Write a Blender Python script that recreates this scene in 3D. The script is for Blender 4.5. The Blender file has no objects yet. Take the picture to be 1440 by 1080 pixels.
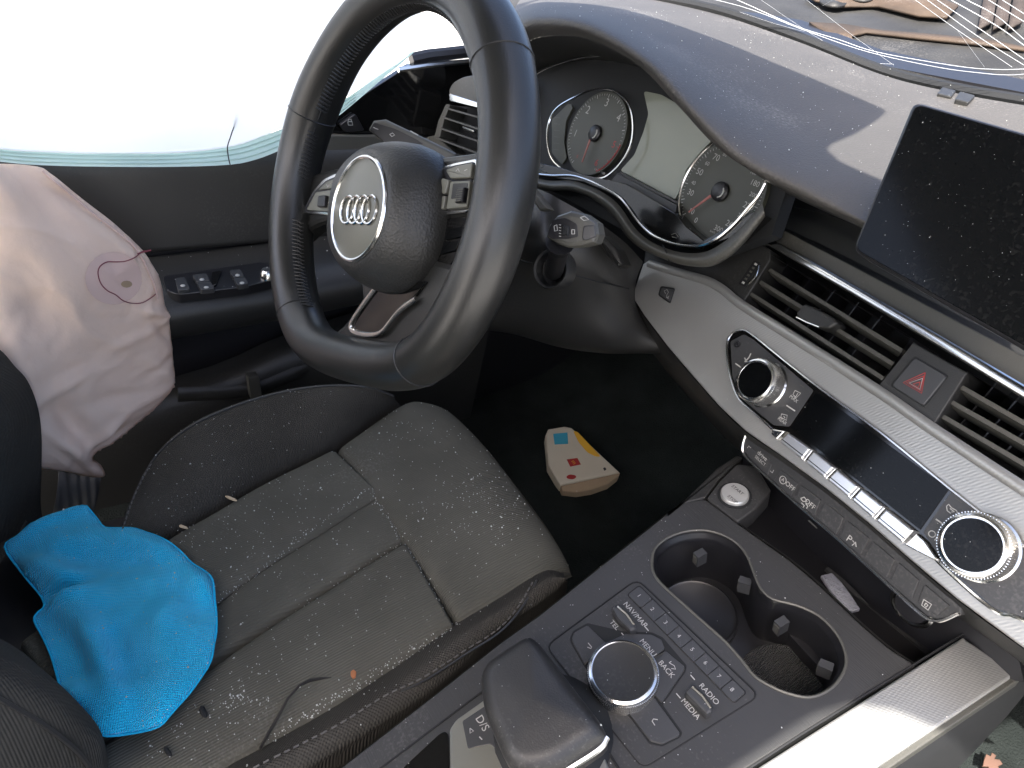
import bpy, bmesh, math, random
from math import sin, cos, pi, radians
from mathutils import Vector as V, Matrix, geometry, noise
random.seed(7)
SC = bpy.context.scene
COL = SC.collection
# ------------------------------------------------------------------ camera
CAM = V((0.2, 0.0, 1.1)); FPX = 1000.0
RX = V((0.5338809982965841, 0.8332718260482688, 0.14362849150608508))
RD = V((0.509739659899537, -0.1816431628942214, -0.8409347421169419))
RF = V((-0.6746380946725046, 0.5221722180353595, -0.5217275303534266))
cd = bpy.data.cameras.new('camera'); cam = bpy.data.objects.new('camera', cd); COL.objects.link(cam)
cd.sensor_fit = 'HORIZONTAL'; cd.sensor_width = 36.0; cd.lens = 36.0 * FPX / 1440.0
cd.clip_start = 0.01; cd.clip_end = 500
m3 = Matrix((RX, -RD, -RF)).transposed()
cam.matrix_world = Matrix.Translation(CAM) @ m3.to_4x4()
SC.camera = cam
# ------------------------------------------------------------------ world and sun
SUN_EL, SUN_AZ = radians(50), radians(158)     # azimuth measured from +Y (car's front) towards +X
w = bpy.data.worlds.new('World'); SC.world = w; w.use_nodes = True
nt = w.node_tree; bg = nt.nodes['Background']
sk = nt.nodes.new('ShaderNodeTexSky'); sk.sky_type = 'NISHITA'; sk.sun_disc = False
sk.sun_elevation = SUN_EL; sk.sun_rotation = SUN_AZ; sk.dust_density = 4; sk.air_density = .68; sk.ozone_density = .15
nt.links.new(sk.outputs[0], bg.inputs[0]); bg.inputs[1].default_value = 0.13
sl = bpy.data.lights.new('sun', 'SUN'); sl.energy = 3.3; sl.angle = radians(0.5); sl.color = (1, .95, .88)
so = bpy.data.objects.new('sun', sl); COL.objects.link(so)
SD = V((cos(SUN_EL) * sin(SUN_AZ), cos(SUN_EL) * cos(SUN_AZ), sin(SUN_EL)))
so.rotation_euler = SD.to_track_quat('Z', 'Y').to_euler(); so.location = (0, 0, 5)
SC.view_settings.view_transform = 'Standard'; SC.view_settings.look = 'None'
SC.view_settings.gamma = 1; SC.view_settings.exposure = 2.35
SC.render.engine = 'CYCLES'
SC.cycles.max_bounces = 6; SC.cycles.transparent_max_bounces = 12; SC.cycles.caustics_reflective = False; SC.cycles.caustics_refractive = False
SC.cycles.sample_clamp_indirect = 4.0
# ------------------------------------------------------------------ materials
MATS = {}
def mat(name, col, rough=.5, metal=0, spec=.5, bump=None, bstr=.3, bdist=.0005, bscale=800, coat=0, var=0, sheen=0, trans=0, dust=0, dir=(1, 0, 0), dcol=(.45, .43, .4)):
    m = bpy.data.materials.new(name); m.use_nodes = True; t = m.node_tree; N = t.nodes; K = t.links
    b = N['Principled BSDF']; c4 = (*col, 1)
    b.inputs['Base Color'].default_value = c4; b.inputs['Roughness'].default_value = rough
    b.inputs['Metallic'].default_value = metal; b.inputs['Specular IOR Level'].default_value = spec
    b.inputs['Coat Weight'].default_value = coat; b.inputs['Coat Roughness'].default_value = .08
    b.inputs['Sheen Weight'].default_value = sheen; b.inputs['Sheen Roughness'].default_value = .5
    tc = N.new('ShaderNodeTexCoord'); src = tc.outputs['Object']
    colsock = None
    if var or dust:
        n1 = N.new('ShaderNodeTexNoise'); n1.inputs['Scale'].default_value = 14; n1.inputs['Detail'].default_value = 6; K.new(src, n1.inputs['Vector'])
        mx = N.new('ShaderNodeMix'); mx.data_type = 'RGBA'; mx.blend_type = 'MULTIPLY'
        mx.inputs[6].default_value = c4; r = N.new('ShaderNodeMapRange'); r.inputs[1].default_value = .3; r.inputs[2].default_value = .7
        r.inputs[3].default_value = 1 - var; r.inputs[4].default_value = 1 + var; K.new(n1.outputs[0], r.inputs[0])
        cb = N.new('ShaderNodeCombineColor')
        for i in range(3): K.new(r.outputs[0], cb.inputs[i])
        mx.inputs[0].default_value = 1; K.new(cb.outputs[0], mx.inputs[7]); colsock = mx.outputs[2]
    if dust:
        n2 = N.new('ShaderNodeTexNoise'); n2.inputs['Scale'].default_value = 420; n2.inputs['Detail'].default_value = 2; K.new(src, n2.inputs['Vector'])
        n3 = N.new('ShaderNodeTexNoise'); n3.inputs['Scale'].default_value = 9; n3.inputs['Detail'].default_value = 4; K.new(src, n3.inputs['Vector'])
        ad = N.new('ShaderNodeMath'); ad.operation = 'ADD'; K.new(n2.outputs[0], ad.inputs[0]); K.new(n3.outputs[0], ad.inputs[1])
        r2 = N.new('ShaderNodeMapRange'); r2.inputs[1].default_value = 1.12; r2.inputs[2].default_value = 1.45; r2.inputs[4].default_value = dust; K.new(ad.outputs[0], r2.inputs[0])
        m2 = N.new('ShaderNodeMix'); m2.data_type = 'RGBA'; K.new(r2.outputs[0], m2.inputs[0]); K.new(colsock, m2.inputs[6]); m2.inputs[7].default_value = (*dcol, 1)
        colsock = m2.outputs[2]
    if colsock: K.new(colsock, b.inputs['Base Color'])
    if bump:
        bp = N.new('ShaderNodeBump'); bp.inputs['Strength'].default_value = bstr; bp.inputs['Distance'].default_value = bdist
        K.new(bp.outputs[0], b.inputs['Normal'])
        if bump == 'grain':
            x = N.new('ShaderNodeTexVoronoi'); x.inputs['Scale'].default_value = bscale; K.new(src, x.inputs['Vector']); K.new(x.outputs['Distance'], bp.inputs['Height'])
        elif bump == 'noise':
            x = N.new('ShaderNodeTexNoise'); x.inputs['Scale'].default_value = bscale; x.inputs['Detail'].default_value = 5; K.new(src, x.inputs['Vector']); K.new(x.outputs[0], bp.inputs['Height'])
        elif bump in ('rib', 'weave', 'brushed', 'terry'):
            if bump == 'brushed':
                mp = N.new('ShaderNodeMapping'); mp.inputs['Scale'].default_value = (12, 500, 500); K.new(src, mp.inputs['Vector'])
                x = N.new('ShaderNodeTexNoise'); x.inputs['Scale'].default_value = 3; K.new(mp.outputs[0], x.inputs['Vector']); K.new(x.outputs[0], bp.inputs['Height'])
            else:
                def wv(dv, sc, dist=.6):
                    d = N.new('ShaderNodeVectorMath'); d.operation = 'DOT_PRODUCT'; K.new(src, d.inputs[0]); d.inputs[1].default_value = V(dv).normalized()
                    nz = N.new('ShaderNodeTexNoise'); nz.inputs['Scale'].default_value = 25; K.new(src, nz.inputs['Vector'])
                    mu = N.new('ShaderNodeMath'); mu.operation = 'MULTIPLY_ADD'; K.new(d.outputs['Value'], mu.inputs[0]); mu.inputs[1].default_value = sc * 6.283
                    m_ = N.new('ShaderNodeMath'); m_.operation = 'MULTIPLY'; K.new(nz.outputs[0], m_.inputs[0]); m_.inputs[1].default_value = dist * 4; K.new(m_.outputs[0], mu.inputs[2])
                    s = N.new('ShaderNodeMath'); s.operation = 'SINE'; K.new(mu.outputs[0], s.inputs[0]); return s.outputs[0]
                a = wv(dir, bscale)
                if bump == 'rib': hgt = a
                else:
                    d1 = V(dir).cross(V((.17, .25, .95))); c_ = wv(d1, bscale)
                    s = N.new('ShaderNodeMath'); s.operation = 'MULTIPLY' if bump == 'terry' else 'ADD'; K.new(a, s.inputs[0]); K.new(c_, s.inputs[1]); hgt = s.outputs[0]
                K.new(hgt, bp.inputs['Height'])
                # fine yarn relief shows as slight colour too
                if colsock is None: 
                    pass
    if trans:
        tl = N.new('ShaderNodeBsdfTranslucent'); tl.inputs['Color'].default_value = c4
        ms = N.new('ShaderNodeMixShader'); ms.inputs[0].default_value = trans
        K.new(b.outputs[0], ms.inputs[1]); K.new(tl.outputs[0], ms.inputs[2]); K.new(ms.outputs[0], N['Material Output'].inputs['Surface'])
    MATS[name] = m; return m
pad = mat('soft_dash_plastic', (.056, .053, .049), .6, spec=.5, bump='grain', bstr=.55, bdist=.0006, bscale=520, var=.08, dust=.25)
plas = mat('matte_plastic', (.021, .021, .020), .45, bump='grain', bstr=.25, bdist=.0003, bscale=900, var=.06, dust=.05)
plasl = mat('grey_plastic', (.072, .071, .062), .42, bump='grain', bstr=.2, bdist=.0003, bscale=900, var=.05, dust=.1)
dark = mat('black_plastic', (.012, .012, .014), .35, bump='noise', bstr=.1, bscale=300)
deep = mat('shadow_black_plastic', (.006, .007, .008), .7)
gloss = mat('piano_black', (.005, .005, .005), .09, spec=.6, dust=.03)
chrome = mat('satin_chrome', (.72, .72, .7), .18, metal=1)
silv = mat('woven_aluminium', (.36, .36, .345), .40, metal=.6, bump='weave', bstr=.12, bdist=.0002, bscale=560, dir=(1, .35, -.9), var=.05)
leather = mat('smooth_black_leather', (.017, .017, .0155), .34, spec=.6, bump='grain', bstr=.2, bdist=.0003, bscale=700, var=.08)
leath2 = mat('grained_airbag_cover', (.026, .026, .024), .45, bump='grain', bstr=.6, bdist=.0005, bscale=520, var=.06)
thread = mat('dark_thread', (.03, .03, .03), .35)
threadg = mat('grey_thread', (.095, .09, .085), .7)
fab = mat('charcoal_seat_fabric', (.092, .090, .076), .95, spec=.1, bump='rib', bstr=.5, bdist=.0006, bscale=400, dir=(1, .02, 0), var=.14, sheen=0, dust=.14)
fab2 = mat('bolster_fabric', (.050, .047, .041), .95, spec=.1, bump='weave', bstr=.35, bdist=.0008, bscale=480, dir=(.7, .7, 0), var=.12, sheen=0, dust=.06)
brush = mat('brushed_dark_panel', (.042, .042, .042), .38, metal=.15, bump='brushed', bstr=.35, bdist=.0006, var=.05, dust=.12)
btn = mat('button_plastic', (.04, .041, .043), .42, var=.05, dust=.1)
olive = mat('warm_grey_satin', (.15, .15, .125), .38, bump='grain', bstr=.15, bdist=.0002, bscale=900)
white = mat('white_print', (.42, .42, .40), .6)
redp = mat('red_print', (.36, .03, .03), .5)
redt = mat('red_thread', (.20, .04, .06), .7)
gaug = mat('gauge_face', (.05, .052, .04), .45)
disp = mat('sky_reflection_grey', (.22, .235, .18), .3, coat=.6)  # display is off; the sky reflected in it is put into this colour
airb = mat('pink_airbag_nylon', (.84, .68, .57), .62, bump='noise', bstr=.5, bdist=.006, bscale=30, trans=.25, var=.08)
airp = mat('airbag_patch_nylon', (.62, .46, .41), .65, bump='noise', bstr=.25, bdist=.003, bscale=25, var=.08)
curt = mat('white_curtain_nylon', (.9, .92, .9), .6, trans=.7)
curtg = mat('green_tinted_hem', (.62, .8, .74), .6, trans=.4, var=.12)
blue = mat('blue_microfibre', (.004, .52, .88), .95, spec=.1, bump='terry', bstr=.7, bdist=.0016, bscale=430, dir=(1, .5, 0), sheen=.3, var=.15)
carpet = mat('black_carpet', (.018, .022, .021), .95, spec=.1, bump='noise', bstr=.8, bdist=.004, bscale=400, var=.3)
paper = mat('cream_card', (.58, .53, .43), .7, var=.06)
paperb = mat('brown_card_edge', (.35, .26, .17), .8)
yel = mat('yellow_print', (.75, .42, .04), .6)
bluep = mat('blue_print', (.05, .35, .5), .6)
crumbm = mat('glass_crumb', (.56, .58, .56), .25, spec=.8)
wood = mat('wood_chip', (.5, .4, .27), .8)
leafm = mat('brown_leaf', (.09, .045, .03), .7, var=.3)
foil = mat('crumpled_foil', (.3, .31, .36), .4, bump='noise', bstr=1, bdist=.003, bscale=300, var=.4, dust=.4)
rubber = mat('rubber_mat', (.05, .05, .05), .7, bump='terry', bstr=1, bdist=.0012, bscale=420, dir=(1, 1, 0))
belt = mat('seat_belt_webbing', (.08, .08, .078), .7, bump='rib', bstr=.8, bdist=.001, bscale=110, dir=(.3, 1, 0))
conc = mat('pale_concrete', (.5, .49, .46), .9, bump='noise', bstr=.3, bdist=.01, bscale=20, var=.15)
bonn = mat('dusty_bonnet', (.02, .02, .019), .6, bump='noise', bstr=.3, bdist=.003, bscale=90, var=.35, dust=.15)
tan = mat('tan_board', (.040, .026, .016), .8, bump='noise', bstr=.3, bdist=.002, bscale=60, var=.35, dust=.3)
tile = mat('brown_tile', (.03, .022, .018), .8, var=.3, dust=.2)
crackm = mat('bright_crack', (.38, .40, .42), .3)
steel = mat('steel', (.4, .4, .4), .35, metal=1)
scr = mat('dusty_glass_screen', (.003, .0035, .004), .12, spec=.14, dust=.03)
def glassmat():
    m = bpy.data.materials.new('windscreen_glass'); m.use_nodes = True; t = m.node_tree; N = t.nodes; K = t.links; N.remove(N['Principled BSDF'])
    a = N.new('ShaderNodeBsdfTransparent'); a.inputs[0].default_value = (.45, .48, .46, 1); g = N.new('ShaderNodeBsdfGlossy'); g.inputs['Roughness'].default_value = .03
    d = N.new('ShaderNodeBsdfDiffuse'); d.inputs[0].default_value = (.5, .5, .48, 1)
    f = N.new('ShaderNodeFresnel'); f.inputs[0].default_value = 1.3
    x = N.new('ShaderNodeMixShader'); K.new(f.outputs[0], x.inputs[0]); K.new(a.outputs[0], x.inputs[1]); K.new(g.outputs[0], x.inputs[2])
    n = N.new('ShaderNodeTexNoise'); n.inputs['Scale'].default_value = 300; n.inputs['Detail'].default_value = 4
    tc = N.new('ShaderNodeTexCoord'); K.new(tc.outputs['Object'], n.inputs['Vector'])
    r = N.new('ShaderNodeMapRange'); r.inputs[1].default_value = .5; r.inputs[2].default_value = .8; r.inputs[3].default_value = .01; r.inputs[4].default_value = .12; K.new(n.outputs[0], r.inputs[0])
    y = N.new('ShaderNodeMixShader'); K.new(r.outputs[0], y.inputs[0]); K.new(x.outputs[0], y.inputs[1]); K.new(d.outputs[0], y.inputs[2])
    K.new(y.outputs[0], N['Material Output'].inputs['Surface']); return m
glassm = glassmat()
# ------------------------------------------------------------------ helpers
WL = {}
def thing(name, label, cat, loc=(0, 0, 0), group=None):
    o = bpy.data.objects.new(name, None); COL.objects.link(o); o.location = loc; o.empty_display_size = .05
    o['label'] = label; o['category'] = cat
    if group: o['group'] = group
    WL[o.name] = V(loc); return o
def tag(o, label=None, cat=None, group=None, kind=None):
    for k, v in (('label', label), ('category', cat), ('group', group), ('kind', kind)):
        if v: o[k] = v
    return o
def mk(name, vs, fs, m, par=None, smooth=True, sharp=40, origin=None):
    base = WL[par.name] if par else V(origin or (0, 0, 0))
    me = bpy.data.meshes.new(name); me.from_pydata([tuple(V(v) - base) for v in vs], [], fs); me.update()
    bm = bmesh.new(); bm.from_mesh(me); bmesh.ops.remove_doubles(bm, verts=bm.verts, dist=1e-7)
    bmesh.ops.recalc_face_normals(bm, faces=bm.faces); bm.to_mesh(me); bm.free()
    if smooth:
        me.shade_smooth(); me.set_sharp_from_angle(angle=radians(sharp))
    me.materials.append(m)
    o = bpy.data.objects.new(name, me); COL.objects.link(o)
    if par: o.parent = par; WL[o.name] = base
    else: o.location = base; WL[o.name] = base
    return o
def ray(px, py): return (RX * ((px - 720) / FPX) + RD * ((py - 540) / FPX) + RF).normalized()
def onx(px, py, x): r = ray(px, py); return CAM + r * ((x - CAM.x) / r.x)
def ony(px, py, y): r = ray(px, py); return CAM + r * ((y - CAM.y) / r.y)
def onz(px, py, z): r = ray(px, py); return CAM + r * ((z - CAM.z) / r.z)
class Pl:
    def __init__(s, n, p0, x=(1, 0, 0)):
        s.n = V(n).normalized(); s.p = V(p0); s.u = V(x); s.u = (s.u - s.n * s.u.dot(s.n)).normalized(); s.v = s.n.cross(s.u)
    def at(s, px, py, h=0):
        r = ray(px, py); return CAM + r * ((s.p + s.n * h - CAM).dot(s.n) / r.dot(s.n))
    def uv(s, P): d = P - s.p; return (d.dot(s.u), d.dot(s.v))
    def P(s, u, v, h=0): return s.p + s.u * u + s.v * v + s.n * h
    def uvp(s, px, py, h=0): return s.uv(s.at(px, py, h))
def rounded(p, r, seg=4):
    if not r: return list(p)
    out = []; n = len(p)
    for i in range(n):
        a, b, c = V(p[i - 1]), V(p[i]), V(p[(i + 1) % n]); rr = r[i] if isinstance(r, (list, tuple)) else r
        d1 = min(rr, (a - b).length * .45); d2 = min(rr, (c - b).length * .45)
        s = b + (a - b).normalized() * d1; e = b + (c - b).normalized() * d2
        for k in range(seg + 1):
            t = k / seg; q = s * (1 - t) ** 2 + b * 2 * t * (1 - t) + e * t * t; out.append((q.x, q.y))
    return out
def area2(p): return sum(p[i - 1][0] * p[i][1] - p[i][0] * p[i - 1][1] for i in range(len(p))) / 2
def inset(p, d):
    out = []; n = len(p)
    for i in range(n):
        a, b, c = V(p[i - 1]), V(p[i]), V(p[(i + 1) % n])
        e1 = (b - a); e2 = (c - b)
        if e1.length < 1e-9: e1 = e2
        if e2.length < 1e-9: e2 = e1
        n1 = V((-e1.y, e1.x)).normalized(); n2 = V((-e2.y, e2.x)).normalized(); m = n1 + n2
        if m.length < 1e-6: m = n1
        m.normalize(); k = d / max(.5, m.dot(n1)); q = b + m * k; out.append((q.x, q.y))
    return out
def slabuv(name, loop, pl, h0, h1, m, par=None, bev=.0008, holes=(), cap=True, **kw):
    if area2(loop) < 0: loop = loop[::-1]
    lv = [(0, h0), (0, h1 - bev), (bev * .35, h1 - bev * .3), (bev, h1)] if bev else [(0, h0), (0, h1)]
    vs = []; fs = []; n = len(loop)
    for d, h in lv:
        L = inset(loop, d) if d else loop
        vs += [pl.P(a, b, h) for a, b in L]
    for k in range(len(lv) - 1):
        for i in range(n):
            j = (i + 1) % n; fs.append((k * n + i, k * n + j, (k + 1) * n + j, (k + 1) * n + i))
    top = inset(loop, bev) if bev else loop
    if not holes:
        if cap: fs.append(tuple(range((len(lv) - 1) * n, len(lv) * n)))
    else:
        pts = [V(q) for q in top]; edges = [(i, (i + 1) % n) for i in range(n)]
        for hl in holes:
            s = len(pts); pts += [V(q) for q in hl]; c = len(hl); edges += [(s + i, s + (i + 1) % c) for i in range(c)]
        # fill with points inside outer loop and outside holes
        r = geometry.delaunay_2d_cdt(pts, edges, [], 0, 1e-7)
        off = len(vs); vs += [pl.P(q.x, q.y, h1) for q in r[0]]
        def inside(q, lp):
            c = False; k = len(lp)
            for i in range(k):
                x1, y1 = lp[i - 1]; x2, y2 = lp[i]
                if (y1 > q.y) != (y2 > q.y) and q.x < (x2 - x1) * (q.y - y1) / (y2 - y1) + x1: c = not c
            return c
        for f in r[2]:
            q = sum((r[0][i] for i in f), V((0, 0))) / len(f)
            if inside(q, top) and not any(inside(q, hl) for hl in holes): fs.append(tuple(off + i for i in f))
        for hl in holes:
            s = len(vs); c = len(hl); vs += [pl.P(a, b, h1) for a, b in hl] + [pl.P(a, b, h0) for a, b in hl]
            for i in range(c): j = (i + 1) % c; fs.append((s + i, s + j, s + c + j, s + c + i))
    if not holes: fs.append(tuple(range(n))[::-1])
    kw.setdefault('sharp', 18); return mk(name, vs, fs, m, par, **kw)
def slab(name, px, pl, h0, h1, m, par=None, r=0, bev=.0008, holes=(), **kw):
    if r and bev > r * .0006: r = 0
    lp = [pl.uvp(x, y, h1) for x, y in rounded(px, r)]
    hl = [[pl.uvp(x, y, h1) for x, y in q] for q in holes]
    return slabuv(name, lp, pl, h0, h1, m, par, bev, hl, **kw)
def cat(pts, seg=6, closed=False):
    P = [V(p) for p in pts]; n = len(P); out = []
    for i in range(n if closed else n - 1):
        if closed: a, b, c, d = P[i - 1], P[i], P[(i + 1) % n], P[(i + 2) % n]
        else: b, c = P[i], P[i + 1]; a = P[i - 1] if i else b * 2 - c; d = P[i + 2] if i + 2 < n else c * 2 - b
        for k in range(seg):
            t = k / seg
            out.append(.5 * ((2 * b) + (c - a) * t + (2 * a - 5 * b + 4 * c - d) * t * t + (3 * b - a - 3 * c + d) * t ** 3))
    if not closed: out.append(P[-1])
    return out
def tubegeo(pts, rad, sides=8, closed=False, flat=None, up=None):
    vs = []; fs = []; n = len(pts); pn = None
    for i, p in enumerate(pts):
        t = (pts[(i + 1) % n] - pts[i - 1]) if closed or 0 < i < n - 1 else (pts[1] - pts[0] if i == 0 else pts[-1] - pts[-2])
        t = t.normalized() if t.length > 1e-9 else V((0, 0, 1))
        if up is not None: a = V(up) - t * V(up).dot(t)
        elif pn is None: a = t.orthogonal()
        else: a = pn - t * pn.dot(t)
        a.normalize(); pn = a; b = t.cross(a)
        r = rad[i] if isinstance(rad, (list, tuple)) else rad; f = flat or 1
        for k in range(sides):
            w_ = 2 * pi * k / sides; vs.append(p + a * cos(w_) * r * f + b * sin(w_) * r)
    for i in range(n if closed else n - 1):
        for k in range(sides):
            j = (i + 1) % n; l = (k + 1) % sides
            fs.append((i * sides + k, i * sides + l, j * sides + l, j * sides + k))
    if not closed:
        fs.append(tuple(range(sides))[::-1]); fs.append(tuple(range((n - 1) * sides, n * sides)))
    return vs, fs
def tube(name, pts, rad, m, par=None, sides=8, closed=False, smooth_path=0, **kw):
    g = {k: kw.pop(k) for k in ('flat', 'up') if k in kw}
    if smooth_path and isinstance(rad, (list, tuple)): rad = [rad[min(int(i / smooth_path), len(rad) - 2)] + (rad[min(int(i / smooth_path), len(rad) - 2) + 1] - rad[min(int(i / smooth_path), len(rad) - 2)]) * ((i - smooth_path * min(int(i / smooth_path), len(rad) - 2)) / smooth_path) for i in range((len(pts) - 1) * smooth_path + 1)]
    pts = cat(pts, smooth_path, closed) if smooth_path else [V(p) for p in pts]
    vs, fs = tubegeo(pts, rad, sides, closed, **g); return mk(name, vs, fs, m, par, **kw)
def merge(gs):
    vs = []; fs = []
    for v, f in gs:
        o = len(vs); vs += v; fs += [tuple(i + o for i in q) for q in f]
    return vs, fs
def lathe(name, c, ax, prof, m, par=None, seg=40, xr=None, **kw):
    ax = V(ax).normalized(); a = (V(xr) - ax * V(xr).dot(ax)).normalized() if xr else ax.orthogonal().normalized(); b = ax.cross(a); vs = []; fs = []
    for r, h in prof:
        for k in range(seg): w_ = 2 * pi * k / seg; vs.append(c + ax * h + (a * cos(w_) + b * sin(w_)) * r)
    for i in range(len(prof) - 1):
        for k in range(seg): l = (k + 1) % seg; fs.append((i * seg + k, i * seg + l, (i + 1) * seg + l, (i + 1) * seg + k))
    if prof[-1][0] > 1e-6: fs.append(tuple(range((len(prof) - 1) * seg, len(prof) * seg)))
    return mk(name, vs, fs, m, par, **kw)
def loft(name, rows, m, par=None, su=6, sv=6, thick=0, disp=None, **kw):
    """rows: lists of 3-D points, equal length; smooth surface through them"""
    R = [cat(r, su) for r in rows]; cols = [cat([r[i] for r in R], sv) for i in range(len(R[0]))]
    nu = len(cols); nv = len(cols[0]); vs = [p for c in cols for p in c]; fs = []
    if disp: vs = [p + disp(p, i // nv / (nu - 1), i % nv / (nv - 1)) for i, p in enumerate(vs)]
    for i in range(nu - 1):
        for j in range(nv - 1): a = i * nv + j; fs.append((a, a + 1, a + nv + 1, a + nv))
    o = mk(name, vs, fs, m, par, sharp=kw.pop('sharp', 60), **kw)
    if thick:
        s = o.modifiers.new('thick', 'SOLIDIFY'); s.thickness = thick; s.offset = 0
    return o
def coons(name, b, t, pl_n, m, par=None, nu=28, nv=28, d=.012, rb=(.1, .1, .1, .1), bulge=0, thick=0, disp=None, **kw):
    """b, t: polylines (3-D) for the near and far edges, same direction; pillow drop d at the edges (u0,u1,v0,v1)"""
    B = cat(b, 8); T = cat(t, 8)
    def samp(L, u):
        x = u * (len(L) - 1); i = min(int(x), len(L) - 2); return L[i].lerp(L[i + 1], x - i)
    vs = []; fs = []; N_ = V(pl_n).normalized()
    for i in range(nu + 1):
        for j in range(nv + 1):
            u = .5 - .5 * cos(pi * i / nu); v = .5 - .5 * cos(pi * j / nv)
            p = samp(B, u).lerp(samp(T, u), v); h = 0
            for e, r in ((u, rb[0]), (1 - u, rb[1]), (v, rb[2]), (1 - v, rb[3])):
                if r and e < r: q = 1 - e / r; h -= d * (1 - math.sqrt(max(0, 1 - q * q)))
            h = max(h, -d * 1.25); h += bulge * sin(pi * u) * sin(pi * v)
            p = p + N_ * h
            if disp: p = p + disp(p, u, v)
            vs.append(p)
    for i in range(nu):
        for j in range(nv): a = i * (nv + 1) + j; fs.append((a, a + 1, a + nv + 2, a + nv + 1))
    return mk(name, vs, fs, m, par, sharp=80, **kw)
def sheet(name, px, pl, step, hf, m, par=None, thick=.0015, **kw):
    lp = [pl.uvp(x, y) for x, y in px]
    # densify outline
    L = []
    for i in range(len(lp)):
        a, b = V(lp[i - 1]), V(lp[i]); k = max(1, int((b - a).length / step))
        L += [a.lerp(b, j / k) for j in range(k)]
    n = len(L); xs = [q.x for q in L]; ys = [q.y for q in L]; pts = list(L)
    def inside(q, marg=0):
        c = False
        for i in range(n):
            p1, p2 = L[i - 1], L[i]
            if (p1.y > q.y) != (p2.y > q.y) and q.x < (p2.x - p1.x) * (q.y - p1.y) / (p2.y - p1.y) + p1.x: c = not c
        return c
    y = min(ys)
    k = 0
    while y < max(ys):
        x = min(xs) + (step / 2 if k % 2 else 0)
        while x < max(xs):
            q = V((x, y))
            if inside(q) and min((q - e).length_squared for e in L) > (step * .5) ** 2: pts.append(q)
            x += step
        y += step * .866; k += 1
    r = geometry.delaunay_2d_cdt(pts, [(i, (i + 1) % n) for i in range(n)], [], 0, 1e-7)
    def dist(q): return math.sqrt(min((q - e).length_squared for e in L))
    vs = [pl.P(q.x, q.y, hf(q.x, q.y, dist(q))) for q in r[0]]
    fs = []
    for f in r[2]:
        q = sum((r[0][i] for i in f), V((0, 0))) / len(f)
        if inside(q): fs.append(tuple(f))
    o = mk(name, vs, fs, m, par, sharp=80, **kw)
    if thick: s = o.modifiers.new('thick', 'SOLIDIFY'); s.thickness = thick; s.offset = -1
    return o
def dome(name, px, pl, h0, h1, rad, m, par=None, r=0, n=64, **kw):
    lp = [V((*pl.uvp(x, y, h1 - rad * .6), 0)) for x, y in rounded(px, r, 6)]; L = []
    tot = sum((lp[i] - lp[i - 1]).length for i in range(len(lp))); step = tot / n; acc = 0
    for i in range(len(lp)):
        a, b = lp[i - 1], lp[i]; d = (b - a).length
        while acc < d: L.append(a.lerp(b, acc / d)); acc += step
        acc -= d
    c = sum(L, V((0, 0, 0))) / len(L); n = len(L); vs = []; fs = []
    lv = [(0, h0)] + [(rad * (1 - cos(t)), h1 - rad * (1 - sin(t))) for t in [pi / 2 * k / 8 for k in range(9)]]
    last = lv[-1][0]
    for d, h in lv:
        for q in L: e = c - q; qq = q + e.normalized() * min(d, e.length); vs.append(pl.P(qq.x, qq.y, h))
    for s_ in (.7, .4, .0001):
        for q in L: e = c - q; q0 = q + e.normalized() * last; qq = c.lerp(q0, s_); vs.append(pl.P(qq.x, qq.y, h1 + (1 - s_ ** 2) * .003))
    k = len(vs) // n
    for i in range(k - 1):
        for j in range(n): fs.append((i * n + j, i * n + (j + 1) % n, (i + 1) * n + (j + 1) % n, (i + 1) * n + j))
    return mk(name, vs, fs, m, par, sharp=60, **kw)
def text(s, pl, px, py, hpx, m, par, h=0, ang=0, name='lettering', depth=.00015, wide=1.0, center=True):
    cu = bpy.data.curves.new(name, 'FONT'); cu.body = s; cu.align_x = 'CENTER'; cu.align_y = 'CENTER'; cu.resolution_u = 3
    t = bpy.data.objects.new(name, cu); COL.objects.link(t)
    dg = bpy.context.evaluated_depsgraph_get(); me = bpy.data.meshes.new_from_object(t.evaluated_get(dg)); 
    bpy.data.objects.remove(t); 
    P = pl.at(px, py, h + depth)
    dist = (P - CAM).length; size = hpx * dist / FPX / .7
    c, sn = cos(ang), sin(ang); U = pl.u * c + pl.v * sn; W = -pl.u * sn + pl.v * c
    base = WL[par.name]
    for v in me.vertices: v.co = P + U * (v.co.x * size * wide) + W * (v.co.y * size) - base
    me.materials.clear(); me.materials.append(m)
    me.name = name; o = bpy.data.objects.new(name, me); COL.objects.link(o); o.parent = par; WL[o.name] = base; return o
def lines(name, segs, pl, h, wid, m, par, rad=None):
    """thin raised strokes on a plane from px polylines, joined as one printed mark"""
    gs = []
    for s in segs:
        P = [pl.at(x, y, h) for x, y in s]; gs.append(tubegeo(P, wid / 2, 4, up=pl.n, flat=.25))
    vs, fs = merge(gs); return mk(name, vs, fs, m, par, smooth=False)
def boxgeo(c, sx, sy, sz, X=V((1, 0, 0)), Y=V((0, 1, 0)), Z=V((0, 0, 1))):
    vs = [c + X * (a * sx / 2) + Y * (b * sy / 2) + Z * (d * sz / 2) for a in (-1, 1) for b in (-1, 1) for d in (-1, 1)]
    return vs, [(0, 1, 3, 2), (4, 6, 7, 5), (0, 4, 5, 1), (2, 3, 7, 6), (0, 2, 6, 4), (1, 5, 7, 3)]
def box(name, a, b, m, par=None, **kw):
    a, b = V(a), V(b); d = b - a; vs, fs = boxgeo((a + b) / 2, *d); return mk(name, vs, fs, m, par, smooth=False, **kw)
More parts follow.
